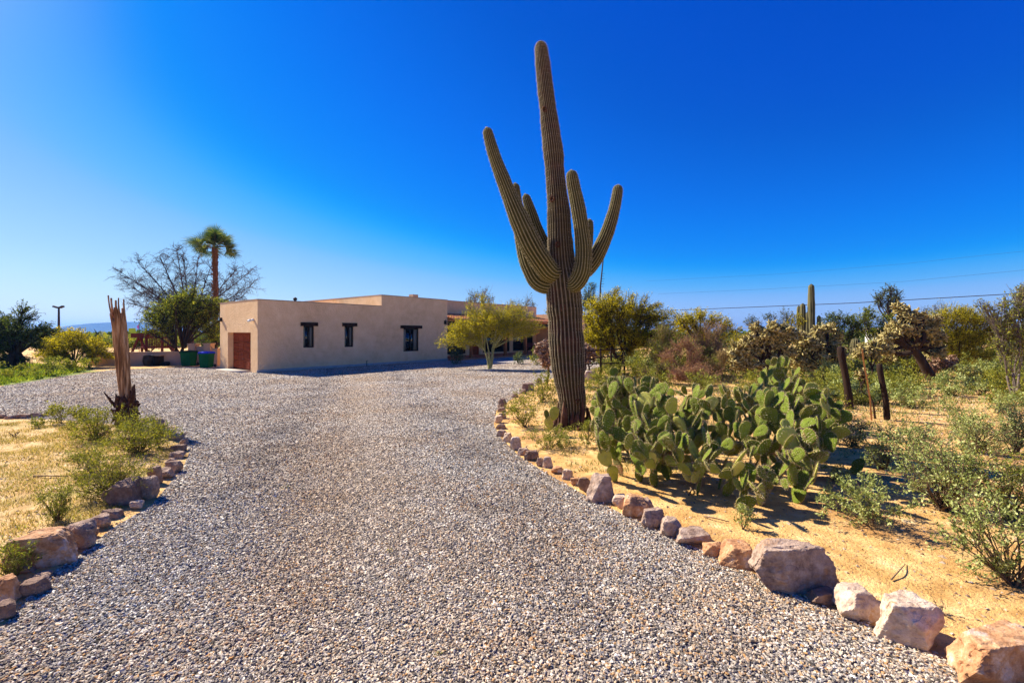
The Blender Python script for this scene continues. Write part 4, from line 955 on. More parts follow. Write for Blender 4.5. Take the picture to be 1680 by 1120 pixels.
# ------------------------------------------------------------------ rocks
_ICO = {}
def _icos(n):
    if n not in _ICO:
        b = bmesh.new(); bmesh.ops.create_icosphere(b, subdivisions=n, radius=1.0); _ICO[n] = (np.array([x.co[:] for x in b.verts]), np.array([[q.index for q in t.verts] for t in b.faces])); b.free()
    return _ICO[n]
def rock_mesh(w_, d_, h_, seed, lvl=5, rough=.055):
    rr = np.random.default_rng(seed); D, Fc = _icos(lvl); N_ = rr.normal(size=(8,3)); N_ /= np.linalg.norm(N_, axis=1)[:,None]
    N_ = np.vstack([N_, [[0,0,1.],[0.25,-.97,.05],[-.9,.2,.2],[.93,.1,.25]]]); N_ /= np.linalg.norm(N_, axis=1)[:,None]
    dd = np.concatenate([.55+.42*rr.random(8), .64+.16*rr.random(4)]); q = D@N_.T
    rad_ = np.min(np.where(q > .05, dd[None]/np.maximum(q, .05), 9.), axis=1)
    # slightly worn edges
    sp = np.sort(np.where(q > .05, dd[None]/np.maximum(q, .05), 9.), axis=1)[:, :2]; rad_ -= .008*np.exp(-(sp[:,1]-sp[:,0])/.03)
    V = D*np.minimum(rad_, 1.25)[:,None]; off = Vector((seed*3.1, seed*1.7, 0))
    nz_ = np.array([mnoise.fractal(Vector(v)*1.7+off, 1, 2, 6)*1.6 - abs(mnoise.noise(Vector(v)*3.6+off))*1.3 + (.55 if mnoise.noise(Vector(v)*2.3-off) > .12 else 0) for v in V])
    V = V*(1+rough*nz_)[:,None]
    mn, mx = V.min(0), V.max(0); V = (V-(mn+mx)/2)/(mx-mn); V = V*[w_, d_, h_*1.35]; V[:,2] += h_*1.35/2-h_*.35
    m = MB(); m.add(V, Fc); o = m.build('rock', m_rock, smooth=False); me = o.data; me.materials.clear(); bpy.data.objects.remove(o); return me
RS = [0]
def rock(px, py, wpx, hpx, mt, label, group='rocks edging the driveway', seed=None, rz=None, dk=.8, name='rock'):
    """px, py: middle and lowest pixel of the rock"""
    RS[0] += 1; seed = RS[0]*7+3 if seed is None else seed
    x, y = G(px, py+.02*hpx); w_ = wpx/F*y; d_ = w_*dk if w_ < .5 else w_*.62; d_ = min(d_, .9*hpx/F*y*y/CH); y += d_*.45; w_ = wpx/F*y*.98; x = (px-840)/F*y
    h_ = hpx/F*y - d_*.50*CH/y; h_ = max(h_*.94, w_*.26)
    me = rock_mesh(w_, d_, h_, seed, 6 if wpx > 85 else (5 if wpx > 40 else (4 if wpx > 20 else 3))); me.materials.append(mt)
    o = bpy.data.objects.new(name, me); COL.objects.link(o); o.location = (x, y, 0.005); o.rotation_euler = (0, 0, rz or 0)
    return tag(o, label, 'rock', group)
PK, OR_, BR, PA = m_rock, m_rock_or, m_rock_br, m_rock_pale
rock(1640,1136,200,118,OR_,'huge long orange slab rock at the bottom right corner of the driveway edge', seed=31)
rock(1487,1068,92,96,PA,'tall pale cream rock beside the huge orange slab')
rock(1403,1020,76,60,PA,'pale wedge-topped rock between the small brown rock and the tall cream one')
rock(1351,994,62,32,BR,'low brown rock at the right foot of the biggest boulder')
rock(1294,973,140,98,PK,'biggest squared pinkish grey boulder on the right driveway edge', seed=12)
rock(1207,933,66,46,OR_,'low orange brown rock at the left foot of the biggest boulder')
rock(1172,915,44,30,OR_,'small flat orange rock left of the low orange brown one')
rock(1134,897,60,34,PK,'dark faced grey rock with a pale ridge, two rocks left of the biggest boulder group')
rock(1101,881,40,34,PK,'blocky grey pink rock beside the dark faced ridge rock')
rock(1071,866,46,36,PK,'grey rock with a yellow stained left face in front of the prickly pear')
rock(1041,849,46,40,OR_,'bright orange faced rock in front of the prickly pear')
rock(1058,842,30,26,PK,'purple grey rock tucked behind the bright orange faced rock')
rock(1018,834,30,24,PA,'small pale rock between the tall wedge rock and the bright orange one')
rock(984,824,50,52,PK,'tall pinkish wedge-shaped rock under the left end of the prickly pear', seed=44)
rock(959,806,26,26,BR,'reddish grey rock leaning on the left of the tall pinkish wedge rock')
words = ['first','second','third','fourth','fifth','sixth','seventh','eighth','ninth','tenth','eleventh','twelfth','thirteenth','fourteenth','fifteenth','sixteenth','seventeenth','eighteenth','nineteenth','twentieth']
cn = {PK:'pinkish grey', OR_:'orange tan', BR:'reddish brown', PA:'pale cream'}
sm = [(944,796,18,14,OR_),(930,786,20,18,PA),(914,777,22,13,OR_),(898,767,18,20,PA),(886,765,12,16,PK),(872,755,26,18,BR),(858,747,22,14,PK),(846,738,20,24,PA),(833,725,16,17,PA),(824,716,20,12,PK),(822,704,18,10,BR),(818,694,14,14,PA),(824,687,14,11,PK),(823,676,14,9,BR),(824,669,15,17,BR),(858,646,12,8,BR),(866,641,22,14,BR),(884,630,10,11,BR),(845,652,12,8,PK)]
for k, (a,b_,c,d,mt) in enumerate(sm): rock(a,b_,c,d,mt,f'small {cn[mt]} edging rock, {words[k]} beyond the tall pinkish wedge rock toward the house','small rocks edging the right bed')
rock(78,933,100,68,OR_,'large tan slab-sided boulder on the left driveway edge', seed=63, rz=.25)
rock(134,901,56,50,PK,'grey pink boulder touching the far side of the tan slab-sided boulder')
rock(166,868,34,26,PK,'low pink rock beyond the grey pink left boulder')
rock(207,831,52,50,BR,'dark knobbly brown rock on the left driveway edge', seed=77)
rock(243,820,32,42,PK,'mottled reddish rock touching the dark knobbly rock')
rock(186,852,30,20,BR,'small brown stone between the low pink and the dark knobbly rocks')
rock(150,884,26,18,OR_,'small orange tan stone before the low pink rock on the left edge')
rock(108,917,26,16,PK,'small pinkish stone at the right foot of the large slab-sided boulder')
rock(226,836,20,16,PA,'small pale stone between the dark knobbly and the mottled rocks')
rock(256,794,22,32,BR,'grey brown block-shaped rock behind the mottled reddish rock')
rock(15,990,46,50,OR_,'tan boulder at the left picture edge below the large slab-sided one')
rock(50,982,48,34,BR,'brown pitted low rock in front of the tan left-edge boulder')
rock(8,1018,38,34,BR,'dark grey rock at the lowest left corner of the driveway edge')
rock(70,953,32,14,PK,'flat grey stone at the foot of the large slab-sided boulder')
rock(36,944,36,14,PK,'flat purplish stone behind the large slab-sided boulder foot')
sl2 = [(270,786,26,20,PK),(285,776,24,22,BR),(283,765,20,15,PK),(292,752,28,13,PK),(296,741,24,13,BR),(303,728,14,10,PK),(290,722,30,12,PK),(277,714,24,12,PA),(284,706,20,8,PK),(259,699,22,14,BR),(270,703,12,7,BR),(229,698,20,8,OR_),(238,693,14,9,PK),(222,690,10,8,BR)]
for k, (a,b_,c,d,mt) in enumerate(sl2): rock(a,b_,c,d,mt,f'small {cn[mt]} edging rock, {words[k]} beyond the grey brown block-shaped rock on the left bed','small rocks edging the left bed')
sl3 = [(4,686,12,7,BR),(17,687,14,6,PK),(29,686,10,5,PK),(41,686,20,8,BR),(54,685,10,8,BR),(63,685,12,9,PK),(73,684,10,7,BR)]
for k, (a,b_,c,d,mt) in enumerate(sl3): rock(a,b_,c,d,mt,f'tiny {cn[mt]} rock on the left bed far rim, {words[k]} from the left edge','tiny rocks on the far rim of the left bed')
rock(968,624,22,18,PA,'white mottled rock beneath the old rail fence', None); rock(956,622,12,14,PK,'grey pink rock between the saguaro trunk and the white mottled rock', None)
# ------------------------------------------------------------------ shrubs
K1024 = 1024/1680.
def shrub(name, px, py, wpx, hpx, leaf, label, group=None, cat='shrub', L_=.03, cover=1.3, stem=m_stem, asp=.42, up=.5, low=.25, nst=None, y=None, r=None, sink=0.):
    r = np.random.default_rng(int(px*7+py*13)) if r is None else r
    if y is None: x, y = G(px, py)
    else: x = (px-840)/F*y
    w_ = wpx/F*y; h_ = hpx/F*y; z0 = gz1(x, y)-.01-sink
    minL = 2.0/K1024/F*y; L2 = max(L_, minL)
    nl = int(1.35*cover*wpx*hpx*.8/((L2/y*F)**2*asp*.55)); nl = min(nl, 22000)
    nst = nst or max(6, int(nl/110)); nst = min(nst, 90)
    st = MB(); LP = []; LD = []
    for k in range(nst):
        a = r.random()*6.283; e = r.random()**.55; el = (1-e)*1.0+.05
        q = .70+.40*r.random(); tip = np.array([x+math.cos(a)*w_*.5*e*q, y+math.sin(a)*w_*.42*e*q, z0+h_*q*math.sqrt(max(0.02, 1-(e*.92)**2))*(1-.1*r.random())])
        b0 = np.array([x+r.normal()*w_*.03, y+r.normal()*w_*.03, z0])
        mid = b0*.5+tip*.5+np.array([0,0,h_*.06])+r.normal(size=3)*w_*.05
        P = catmull([b0, mid, tip], 6); rs = max(.0025, .0035*h_/.5); st.tube(P, np.linspace(rs*1.6, rs*.5, 6), 3 if y > 5 else 4, cap=False)
        n_ = max(3, nl//nst); nt_ = 4; per = max(1, n_//(nt_+1))
        for t in range(nt_+1):
            s0 = P[min(5, 1+int(r.random()*5))] if t else P[4]
            d = unit(unit(tip-b0)*.6+r.normal(size=3)*.6+[0,0,up*.3]); ln = (.16+.20*r.random())*min(w_, h_*1.4)
            q0 = s0; q1 = s0+d*ln
            if q1[2] < z0+.01: q1[2] = z0+.02+.02*r.random()
            if t and y < 9: st.tube([q0, (q0+q1)/2+r.normal(size=3)*ln*.06, q1], [rs*.7, rs*.55, rs*.3], 3, cap=False)
            tt = r.random(per)**.7; LP.append(q0+(q1-q0)*tt[:,None]+r.normal(size=(per,3))*L2*.55); LD.append(np.repeat(d[None], per, 0))
    o = empty(name, (x, y, z0), label, cat, group)
    st.build('stems', stem, o)
    LP = np.concatenate(LP); LD = np.concatenate(LD); LP[:,2] = np.maximum(LP[:,2], z0+.008)
    b = MB(); b.leaves(LP, L2, L2*asp, D=LD, bias=.9, r=r); b.build('foliage', leaf, o, smooth=False)
    return o
CR, BU, FR, BL, BRN = m_lfcreo, m_lfburs, m_lffresh, m_lfblue, m_lfbrown
g = 'green shrubs in the left bed'
for a in ((225,745,130,56,CR,'widest bright green shrub in the left bed, just inside the small edging rocks'),
          (160,722,110,52,CR,'dense green shrub against the left foot of the dead saguaro'),
          (182,818,130,70,CR,'tall loose green shrub behind the dark knobbly rock'),
          (96,858,64,62,FR,'small yellow green shrub behind the large slab-sided boulder'),
          (100,695,52,34,CR,'low green shrub near the far rim of the left bed'),
          (135,690,46,24,CR,'thin green shrub behind the dead saguaro shrubs'),
          (235,722,64,36,FR,'small fresh green shrub at the right foot of the dead saguaro'),
          (20,948,70,60,FR,'leafy green shrub at the left picture edge above the tan boulder'),
          (65,700,50,18,FR,'flat green tuft at the far rim of the left bed'),
          (262,735,56,40,CR,'small dark green shrub at the right end of the widest left shrub'),
          (150,775,70,44,FR,'loose yellow green shrub on the lawn behind the tall loose one')):
    shrub('green_shrub', *a, group=g, L_=.022, asp=.38)
g = 'low green shrubs around the foot of the giant saguaro'
for a in ((863,702,72,52,CR,'bushy green shrub left of the giant saguaro foot'),
          (890,660,70,46,CR,'yellow green shrub close behind the left side of the saguaro trunk'),
          (898,738,90,40,FR,'straggly yellow shrub in front of the small pale edging rocks'),
          (962,735,34,48,FR,'thin leafy sprig between the saguaro foot and the prickly pear'),
          (850,672,34,26,CR,'small green shrub by the square brown edging rock'),
          (920,735,40,22,BU,'grey green tuft touching the saguaro foot')):
    shrub('green_shrub', *a, group=g, L_=.022, asp=.36, cover=1.1)
pr = [(903,690,6.9,20),(896,708,6.9,45)]
po = empty('young_prickly_pear', (*G(905,715)[:2], 0), 'young prickly pear of a few dark pads at the left foot of the giant saguaro', 'prickly pear cactus')
for px, py, fa, s, lx in ((903,706,20,1.,-.2),(908,690,-15,1.,.1),(912,712,60,.9,.3),(900,690,40,.75,-.3)):
    yy = G(905,715)[1]; nrm = np.array([math.sin(math.radians(fa)), -math.cos(math.radians(fa)), 0]); ax = unit([lx,0,1.]); nrm = unit(nrm-ax*(nrm@ax)); side = np.cross(nrm, ax); bb = W(px, py, yy)-np.array([*po.location]) 
    from mathutils import Matrix
    o = bpy.data.objects.new('pad', pads_m[int(s*10) % 5]); COL.objects.link(o); o.parent = po; o.matrix_local = Matrix(((side[0]*s,nrm[0]*s,ax[0]*s,bb[0]),(side[1]*s,nrm[1]*s,ax[1]*s,bb[1]),(side[2]*s,nrm[2]*s,ax[2]*s,bb[2]),(0,0,0,1)))
g = 'grey green leafy shrubs on the right'
for a in ((1218,871,34,52,BU,'single small leafy plant alone on the orange sand by the prickly pear'),
          (1425,862,185,82,BU,'broad dark leafy shrub right of the prickly pear foot'),
          (1545,838,165,150,BU,'tall open grey green shrub with bare lower stems on the right'),
          (1660,960,190,180,BU,'dense pale green shrub cut by the right picture edge, nearest the camera'),
          (1650,850,150,120,FR,'bright green shrub behind the nearest right-edge one'),
          (1448,770,80,80,BU,'thin airy shrub just right of the prickly pear'),
          (1500,745,90,70,BU,'grey green shrub between the airy one and the tall open one'),
          (1600,745,120,80,BU,'wide grey green shrub in the middle of the right field'),
          (1665,745,90,90,BL,'dark grey green shrub at the right picture edge, mid distance'),
          (1395,735,90,56,BL,'dark green shrub right behind the prickly pear'),
          (1365,790,60,36,BU,'low leafy plant in the shade right of the prickly pear pads'),
          (1580,705,70,56,BU,'upright stemmed shrub beyond the wide grey green one'),
          (1640,678,80,50,BU,'loose shrub on the sand strip at far right'),
          (1500,668,110,48,BU,'broad pale shrub right of the three posts'),
          (1420,660,90,46,BU,'low shrub behind the three posts'),
          (1350,690,90,50,CR,'yellow green shrub at the upper right of the prickly pear'),
          (1375,640,100,38,BU,'pale low shrub in front of the cholla thicket'),
          (1460,642,120,34,CR,'green low shrub at the foot of the leaning cholla'),
          (1560,650,110,42,BU,'grey shrub right of the leaning cholla foot'),
          (1640,640,110,42,CR,'green shrub at the far right edge of the field'),
          (1600,625,120,30,BU,'low pale shrub line before the right palo verde'),
          
          (1665,615,80,26,CR,'small yellow green shrub at the far right under the tall creosote')):
    a = (a[0], a[1], a[2]*.95, a[3]*.84)+tuple(a[4:])
    shrub('leafy_shrub', *a, group=g, L_=.032, asp=.5, cover=1.25)
g = 'shrubs behind the prickly pear'
for a in ((1085,618,80,56,CR,'tall olive shrub at the left side of the brown thicket'),
          (1150,616,70,44,CR,'olive shrub in front of the middle of the brown thicket'),
          (1205,612,80,60,BL,'grey green shrub at the right side of the brown thicket'),
          (985,650,60,40,FR,'yellow green shrub right of the saguaro trunk, before the rail fence'),
          (1000,628,70,26,CR,'low green shrub by the rail fence foot'),
          (1045,622,60,36,CR,'green shrub at the foot of the big palo verde'),
          (1080,640,70,30,FR,'pale yellow shrub in front of the brown thicket'),
          (1150,640,90,28,FR,'flat green shrub under the brown thicket'),
          (1230,640,90,30,CR,'green shrub between the brown thicket and the cholla'),
          (1300,640,80,30,CR,'green shrub under the cholla thicket')):
    shrub('background_shrub', *a, group=g, L_=.03)
g = 'low shrubs filling the right background'
kinds = [(CR,'green'),(BU,'grey green'),(FR,'yellow green'),(BL,'dark')]
marks = [(975,'the rail fence'),(1050,'the large golden palo verde'),(1130,'the brown thicket'),(1215,'the left end of the pale chollas'),(1330,'the tall far saguaro'),(1403,'the young round-topped saguaro'),(1500,'the leaning cholla'),(1580,'the dense golden palo verde'),(1670,'the tall creosote')]
rr_ = np.random.default_rng(77); used = {}
for row, (py0, n0) in enumerate(((597,20),(606,20),(618,17),(632,17),(648,15),(664,11))):
    for k in range(n0):
        px = 985+ (1730-985)*(k+.5+.3*rr_.normal())/n0; py = py0+rr_.normal()*2.2; lf, nm = kinds[rr_.integers(4)]
        mk = min(marks, key=lambda q: abs(q[0]-px)); side = 'left of' if px < mk[0] else 'right of'
        dep = ('farthest','second-row','middle-distance','nearer','nearest','foremost')[row]; key = (nm, dep, side, mk[1]); used[key] = used.get(key, 0)+1
        extra = '' if used[key] == 1 else (' wider' if used[key] == 2 else ' lowest')
        
        if row > 2 and px < 1330: px = 1330+(px-985)*.5
        if row > 1 and abs(px-1530) < 40: continue
        shrub('low_shrub', px, py, 52+rr_.random()*50, 22+rr_.random()*18, lf, f'{dep}{extra} {nm} low shrub just {side} {mk[1]}', g, L_=.035, cover=1.2)
g = 'green shrubs beyond the gravel on the left'
for a in ((20,622,70,26,CR,'dark green shrub at far left beyond the gravel'),(70,617,70,24,FR,'bright green shrub second from far left beyond the gravel'),(118,611,60,24,CR,'green shrub under the left palo verde'),(-20,628,70,34,CR,'green shrub cut by the left picture edge'),(150,606,44,20,FR,'small shrub where the low wall begins')):
    shrub('verge_shrub', *a, group=g, L_=.05)
# dry twiggy thing: little dead plants on the sand
def twiggy(px, py, hpx, label, wpx=30, n=9, mat_=m_stick, name='dead_twig', cat='twig', r0=.006):
    x, y = G(px, py); z0 = gz1(x, y); b = MB(); rr = np.random.default_rng(int(px+py))
    for k in range(n):
        p = np.array([x, y, z0]); d = unit([rr.normal()*wpx/hpx*.7, rr.normal()*.5, 1.]); P = [p]; Ls = hpx/F*y*(.6+.4*rr.random())
        for j in range(4): d = unit(d+rr.normal(size=3)*.35+[0,0,.05]); P.append(P[-1]+d*Ls/4)
        b.tube(P, np.linspace(r0, r0*.35, 5), 4)
        for q in (2, 3): dd = unit(d+rr.normal(size=3)*.7); b.tube([P[q], P[q]+dd*Ls*.25], [r0*.5, r0*.25], 3)
    tag(b.build(name, mat_, origin=(x,y,z0)), label, cat)
twiggy(1543,1010,26,'tiny dead twig standing on the sand behind the tall cream rock'); twiggy(24,718,18,'forked dead twig on the dry lawn near the left picture edge', 14, 3, r0=.012)
def stick(pts, r_, label):
    P = [np.array([*G(a,b_)[:2], 0]) for a,b_ in pts]; P = [p+[0,0,gz1(p[0],p[1])+.012+.02*(i % 2)] for i, p in enumerate(P)]; b = MB(); b.tube(catmull(P, 10), np.linspace(r_, r_*.5, 10), 5)
    tag(b.build('fallen_stick', m_stick, origin=P[0]), label, 'stick', 'fallen sticks on the ground')
stick([(1462,956),(1475,946),(1485,930)], .006, 'thin fallen stick lying on the sand right of the biggest boulder'); stick([(1155,852),(1172,858),(1196,861)], .009, 'short dark fallen stick on the sand in the prickly pear shadow')
stick([(55,784),(80,785),(112,783)], .012, 'pale fallen stick on the dry lawn'); stick([(1130,815),(1134,808),(1131,800)], .012, 'stubby fallen stick in front of the prickly pear')
stick([(1500,705),(1530,698),(1560,703)], .015, 'curved dead stick among the right shrubs')

# grass and small weeds
def grass(n, poly, L0, mat_, name, label, yr, xr, wid=.0025, clump=1.0, thr=0.):
    xs = rng.uniform(*xr, n); ys = yr[0]+(yr[1]-yr[0])*rng.random(n)**1.3
    f = np.array([mnoise.noise(Vector((a*1.1, b_*1.1, 5.)))+.6*mnoise.noise(Vector((a*3.7, b_*3.7, 8.)))+.35*rng.normal()*.4 for a, b_ in zip(xs, ys)])
    k = ~inside(xs, ys, DP) & (f > thr)
    if poly is not None: k &= inside(xs, ys, poly)
    xs = xs[k]; ys = ys[k]; m = len(xs); Z_ = gz(xs, ys); sc = np.maximum(1., ys/7.)
    D = rng.normal(size=(m,3))*.5; D[:,2] = 1; D /= np.linalg.norm(D, axis=1)[:,None]; Ls = L0*(.5+rng.random(m))*sc**.5; S = np.cross(D, rng.normal(size=(m,3))); S /= np.linalg.norm(S, axis=1)[:,None]
    B = np.stack([xs, ys, Z_], 1); ww = (wid*sc)[:,None]
    V = np.stack([B-S*ww, B+S*ww, B+D*Ls[:,None]], 1).reshape(-1,3); b = MB(); b.add(V, np.arange(3*m).reshape(-1,3))
    tag(b.build(name, mat_, origin=(0,0,0), smooth=False), label, 'grass', kind='stuff')
m_weed = leafmat('mixed_weed', [(0,(.08,.09,.02)),(.35,(.18,.20,.06)),(.65,(.34,.32,.11)),(1,(.56,.46,.20))], t=.3)
grass(260000, LAWN, .045, m_grass, 'dry_grass', 'short dry yellow grass on the left lawn', (2.2, 13.), (-14, -2.0), thr=-.05, wid=.004)
grass(60000, LAWN, .040, m_grassg, 'lawn_grass', 'short green grass patches on the left lawn', (2.2, 13.), (-14, -2.0), thr=.30, wid=.004)
grass(120000, None, .030, m_grass, 'desert_grass', 'sparse dry grass over the orange sand on the right', (2.6, 26.), (.8, 24.), thr=.16, wid=.0025)
grass(170000, None, .075, m_weed, 'desert_weeds', 'low grey green and straw weeds across the right field', (6.5, 34.), (.8, 40.), thr=.02, wid=.007)
grass(90000, VERGE, .10, m_grassg, 'verge_grass', 'bright green grass beyond the gravel on the left', (13, 32.), (-42, -14), thr=-.6, wid=.008)

# ------------------------------------------------------------------ trees
def tree(name, px, pyb, Y, lobes, leaf, bark, label, group=None, cat='tree', L_=.09, asp=.4, cover=1.2, forks=None, r0=.12, twig=None, droop=0., bias=.9, tw_per=26, leafdir=.5, seed=None, trunk_name='trunk', zb=None, stems=3, twigmat=None, fr=.45, tw_len=1.0, gs=1.0):
    """lobes: (px,py,rpx[,dy]) crown clumps; converted to real spheres at depth Y"""
    r = np.random.default_rng(seed or int(px*3+pyb)); x = (px-840)/F*Y; z0 = 0. if zb is None else zb
    o = empty(name, (x, Y, z0), label, cat, group)
    T = MB(); TW = MB(); LP = []; LD = []
    minL = 1.9/K1024/F*Y; L2 = max(L_, minL)
    S = []
    for q in lobes:
        rp = q[2]; dys = [q[3]] if len(q) > 3 else ([0.] if rp < 14 else [-.55*rp/F*Y, .5*rp/F*Y])
        for dy in dys: c = W(q[0], q[1], Y+dy*1.0); S.append((c + r.normal(size=3)*[.1,.1,.1]*rp/F*Y, rp/F*Y*(1.15 if len(dys) == 1 else 1.08)*gs))
    base = np.array([x, Y, z0-.05]); zc = np.mean([c[2] for c, _ in S]); fz = (forks if forks else (z0+(zc-z0)*fr))
    sb = []
    for k in range(stems):
        a = k*2*math.pi/stems+r.random(); e = (.10 if stems > 1 else 0)*(zc-z0+.5)
        tgt = np.mean([S[i][0] for i in range(len(S)) if i % stems == k % max(1, min(stems, len(S)))] or [S[0][0]], axis=0)
        f = base*.6+tgt*.4; f[2] = fz*(.85+.3*r.random()); f[0] += math.cos(a)*e*.5; f[1] += math.sin(a)*e*.5
        P = catmull([base+[math.cos(a)*r0*.5*(stems>1), math.sin(a)*r0*.5*(stems>1), 0], base*.55+f*.45+r.normal(size=3)*r0*.6, f], 9)
        T.tube(P, np.linspace(r0*(1.15 if stems == 1 else .85), r0*.55, 9), 8); sb.append((f, P[-1]-P[-3]))
    for i, (c, rad_) in enumerate(S):
        f, fd = sb[min(range(stems), key=lambda k: np.linalg.norm((sb[k][0]-c)*[1,1,.3])+.3*r.random())]
        bend = (f*.5+c*.5)+np.array([0,0,.12*np.linalg.norm(c-f)])*(1 if c[2] > f[2] else .3)+r.normal(size=3)*.08*np.linalg.norm(c-f)
        P = catmull([f, bend, c], 10); rb = max(r0*.15, r0*.42*min(1.2, rad_/1.0)); T.tube(P, np.linspace(rb*1.2, rb*.45, 10), 6)
        nl = int(cover*(.65+.6*r.random())*math.pi*rad_**2/(L2**2*asp*.5)); nt_ = int(tw_per*1.3); per0 = max(2, nl//nt_)
        for t in range(nt_):
            d = unit(r.normal(size=3)+[0,0,.25]); ln = rad_*(.50+.62*r.random())*tw_len; lng = r.random() < .16; ln *= 1.4 if lng else 1.; per = max(2, int(per0*(.35 if lng else .55+.9*r.random()))); s0 = P[int(4+r.random()*6)]
            e = c+d*ln*[1,1,.9]; m1 = (s0+e)/2+r.normal(size=3)*rad_*.12; Q = catmull([s0, m1, e-[0,0,droop*rad_]], 6)
            TW.tube(Q, np.linspace(max(rb*.35,.006), max(.004, rb*.10), 6), 3, cap=False)
            tt = (.25+.78*r.random(per)**.8)*4.99; ii = np.minimum(tt.astype(int), 4); fr_ = (tt-ii)[:,None]; pp = Q[ii]*(1-fr_)+Q[ii+1]*fr_
            g_ = r.normal(size=(per,3))*rad_*.09*(.5+r.random(per)[:,None]); LP.append(pp+g_); LD.append(np.repeat(unit(Q[-1]-Q[2])[None], per, 0)*leafdir+[0,0,-droop])
    T.build(trunk_name, bark, o); TW.build('branches', twigmat or bark, o)
    if leaf is not None:
        LP = np.concatenate(LP); LD = np.concatenate(LD); LP[:,2] = np.maximum(LP[:,2], .03); b = MB(); b.leaves(LP, L2, L2*asp, D=LD, bias=bias, r=r); b.build('crown', leaf, o, smooth=False)
    return o
# left side
tree('mesquite_tree', 28, 607, 25.5, [(5,530,20),(38,505,12),(30,525,12),(52,520,12),(20,548,22),(50,550,18),(75,538,13),(0,570,20),(-25,540,26),(62,568,12),(-20,575,22),(88,545,8),(8,590,14),(48,590,9)], m_lfdark, m_bark, 'dark twisted mesquite tree at the far left, beyond the green verge', L_=.10, asp=.4, r0=.28, cover=1.5, stems=2)
tree('palo_verde_tree', 122, 606, 26.5, [(85,568,20),(110,560,22),(140,566,20),(165,572,18),(178,580,12),(72,583,16),(100,585,18),(150,588,14),(128,550,14),(160,560,10)], m_lfpv, m_bark, 'rounded yellow green palo verde left of the dead saguaro', L_=.12, asp=.28, cover=1.5, r0=.10, stems=4, fr=.3)
tree('far_mesquite_tree', 80, 600, 38., [(65,542,9),(80,545,10),(100,548,10),(118,546,8),(112,553,10),(62,555,12),(130,553,9),(145,556,8)], m_lfdark, m_bark, 'dark ragged tree behind the left palo verde under the street light', L_=.12, cover=1.3, r0=.12)
tree('far_mesquite_tree', 195, 600, 40., [(170,565,11),(190,562,11),(210,564,12),(235,566,12),(262,566,12),(225,558,8)], m_lfgreen, m_bark, 'olive tree far behind the low wall and the play set', L_=.12, cover=1.3, r0=.12, fr=.3)
tree('shade_tree', 287, 599, 28.6, [(262,508,16),(284,494,17),(305,484,16),(322,474,12),(246,524,14),(268,530,16),(292,522,17),(312,508,18),(332,496,16),(346,512,18),(332,530,15),(237,540,9),(256,548,10),(280,548,11),(362,498,14),(376,500,9),(356,536,13),(374,518,10),(350,552,9),(298,500,14),(240,512,8)], m_lfgreen, m_bark, 'dense green shade tree with a dark forked trunk beside the green bins', L_=.11, asp=.42, cover=1.45, r0=.17, stems=2, fr=.30, tw_per=30)
tree('shrub_tree', 352, 590, 31., [(345,545,14),(362,535,14),(372,552,12),(356,558,12),(330,556,12),(340,530,12)], m_lfdark, m_bark, 'dark leafy bush tree close behind the garage corner', L_=.10, cover=1.5, r0=.09, fr=.3)

# bare tree
def bare_tree(name, px, Y, tips, label, r0=.22, mat_=m_barkbare):
    r = np.random.default_rng(9); x = (px-840)/F*Y; o = empty(name, (x, Y, 0), label, 'tree'); T = MB(); B = MB()
    fork = W(px, 540, Y); T.tube(catmull([[x,Y,-.1], [x+.1,Y,1.2], fork], 8), np.linspace(r0, r0*.8, 8), 9)
    for (a, b_, dy) in tips:
        e = W(a, b_, Y+dy); m1 = fork*.62+e*.38+np.array([0,0,.35*abs(e[0]-fork[0])*.3-.1]); P = catmull([fork, m1, e], 12); T.tube(P, np.linspace(r0*.42, .02, 12), 6)
        for i in range(2, 12):
            for s_ in range(5):
                d = unit(unit(P[min(11,i+1)]-P[i-1])*.9+r.normal(size=3)*[.7,.7,.5]+[0,0,.15]); ln = (1.7-.06*i)*(.55+.6*r.random()); q0 = P[i]; Q = [q0]
                for j in range(5): d = unit(d+r.normal(size=3)*.22+[0,0,-.03*j]); Q.append(Q[-1]+d*ln/5)
                B.tube(Q, np.linspace(.022, .008, 6), 3, cap=False)
                for j in (1,2,3,4,5):
                    for h_ in range(2):
                        dd = unit(d*.7+r.normal(size=3)*.6); l2 = ln*.38*(.5+.7*r.random()); Q2 = [Q[j], Q[j]+dd*l2*.5+r.normal(size=3)*.03, Q[j]+dd*l2+[0,0,-.08*l2]]; B.tube(Q2, [.010,.008,.006], 3, cap=False)
                        for v in range(2): d3 = unit(dd+r.normal(size=3)*.7); B.tube([Q2[1+v % 2], Q2[1+v % 2]+d3*l2*.5], [.007,.005], 3, cap=False)
    T.build('trunk', mat_, o); B.build('branches', mat_, o)
bare_tree('bare_tree', 312, 38., [(200,448,0),(212,468,-1.5),(228,432,1),(262,420,0),(290,412,-1),(302,430,1),(325,425,1.5),(385,445,0),(405,450,-1),(410,470,1),(395,488,-1),(240,480,1),(222,500,0),(345,440,-.5)], 'large leafless grey tree spreading behind the shade tree and the palm')

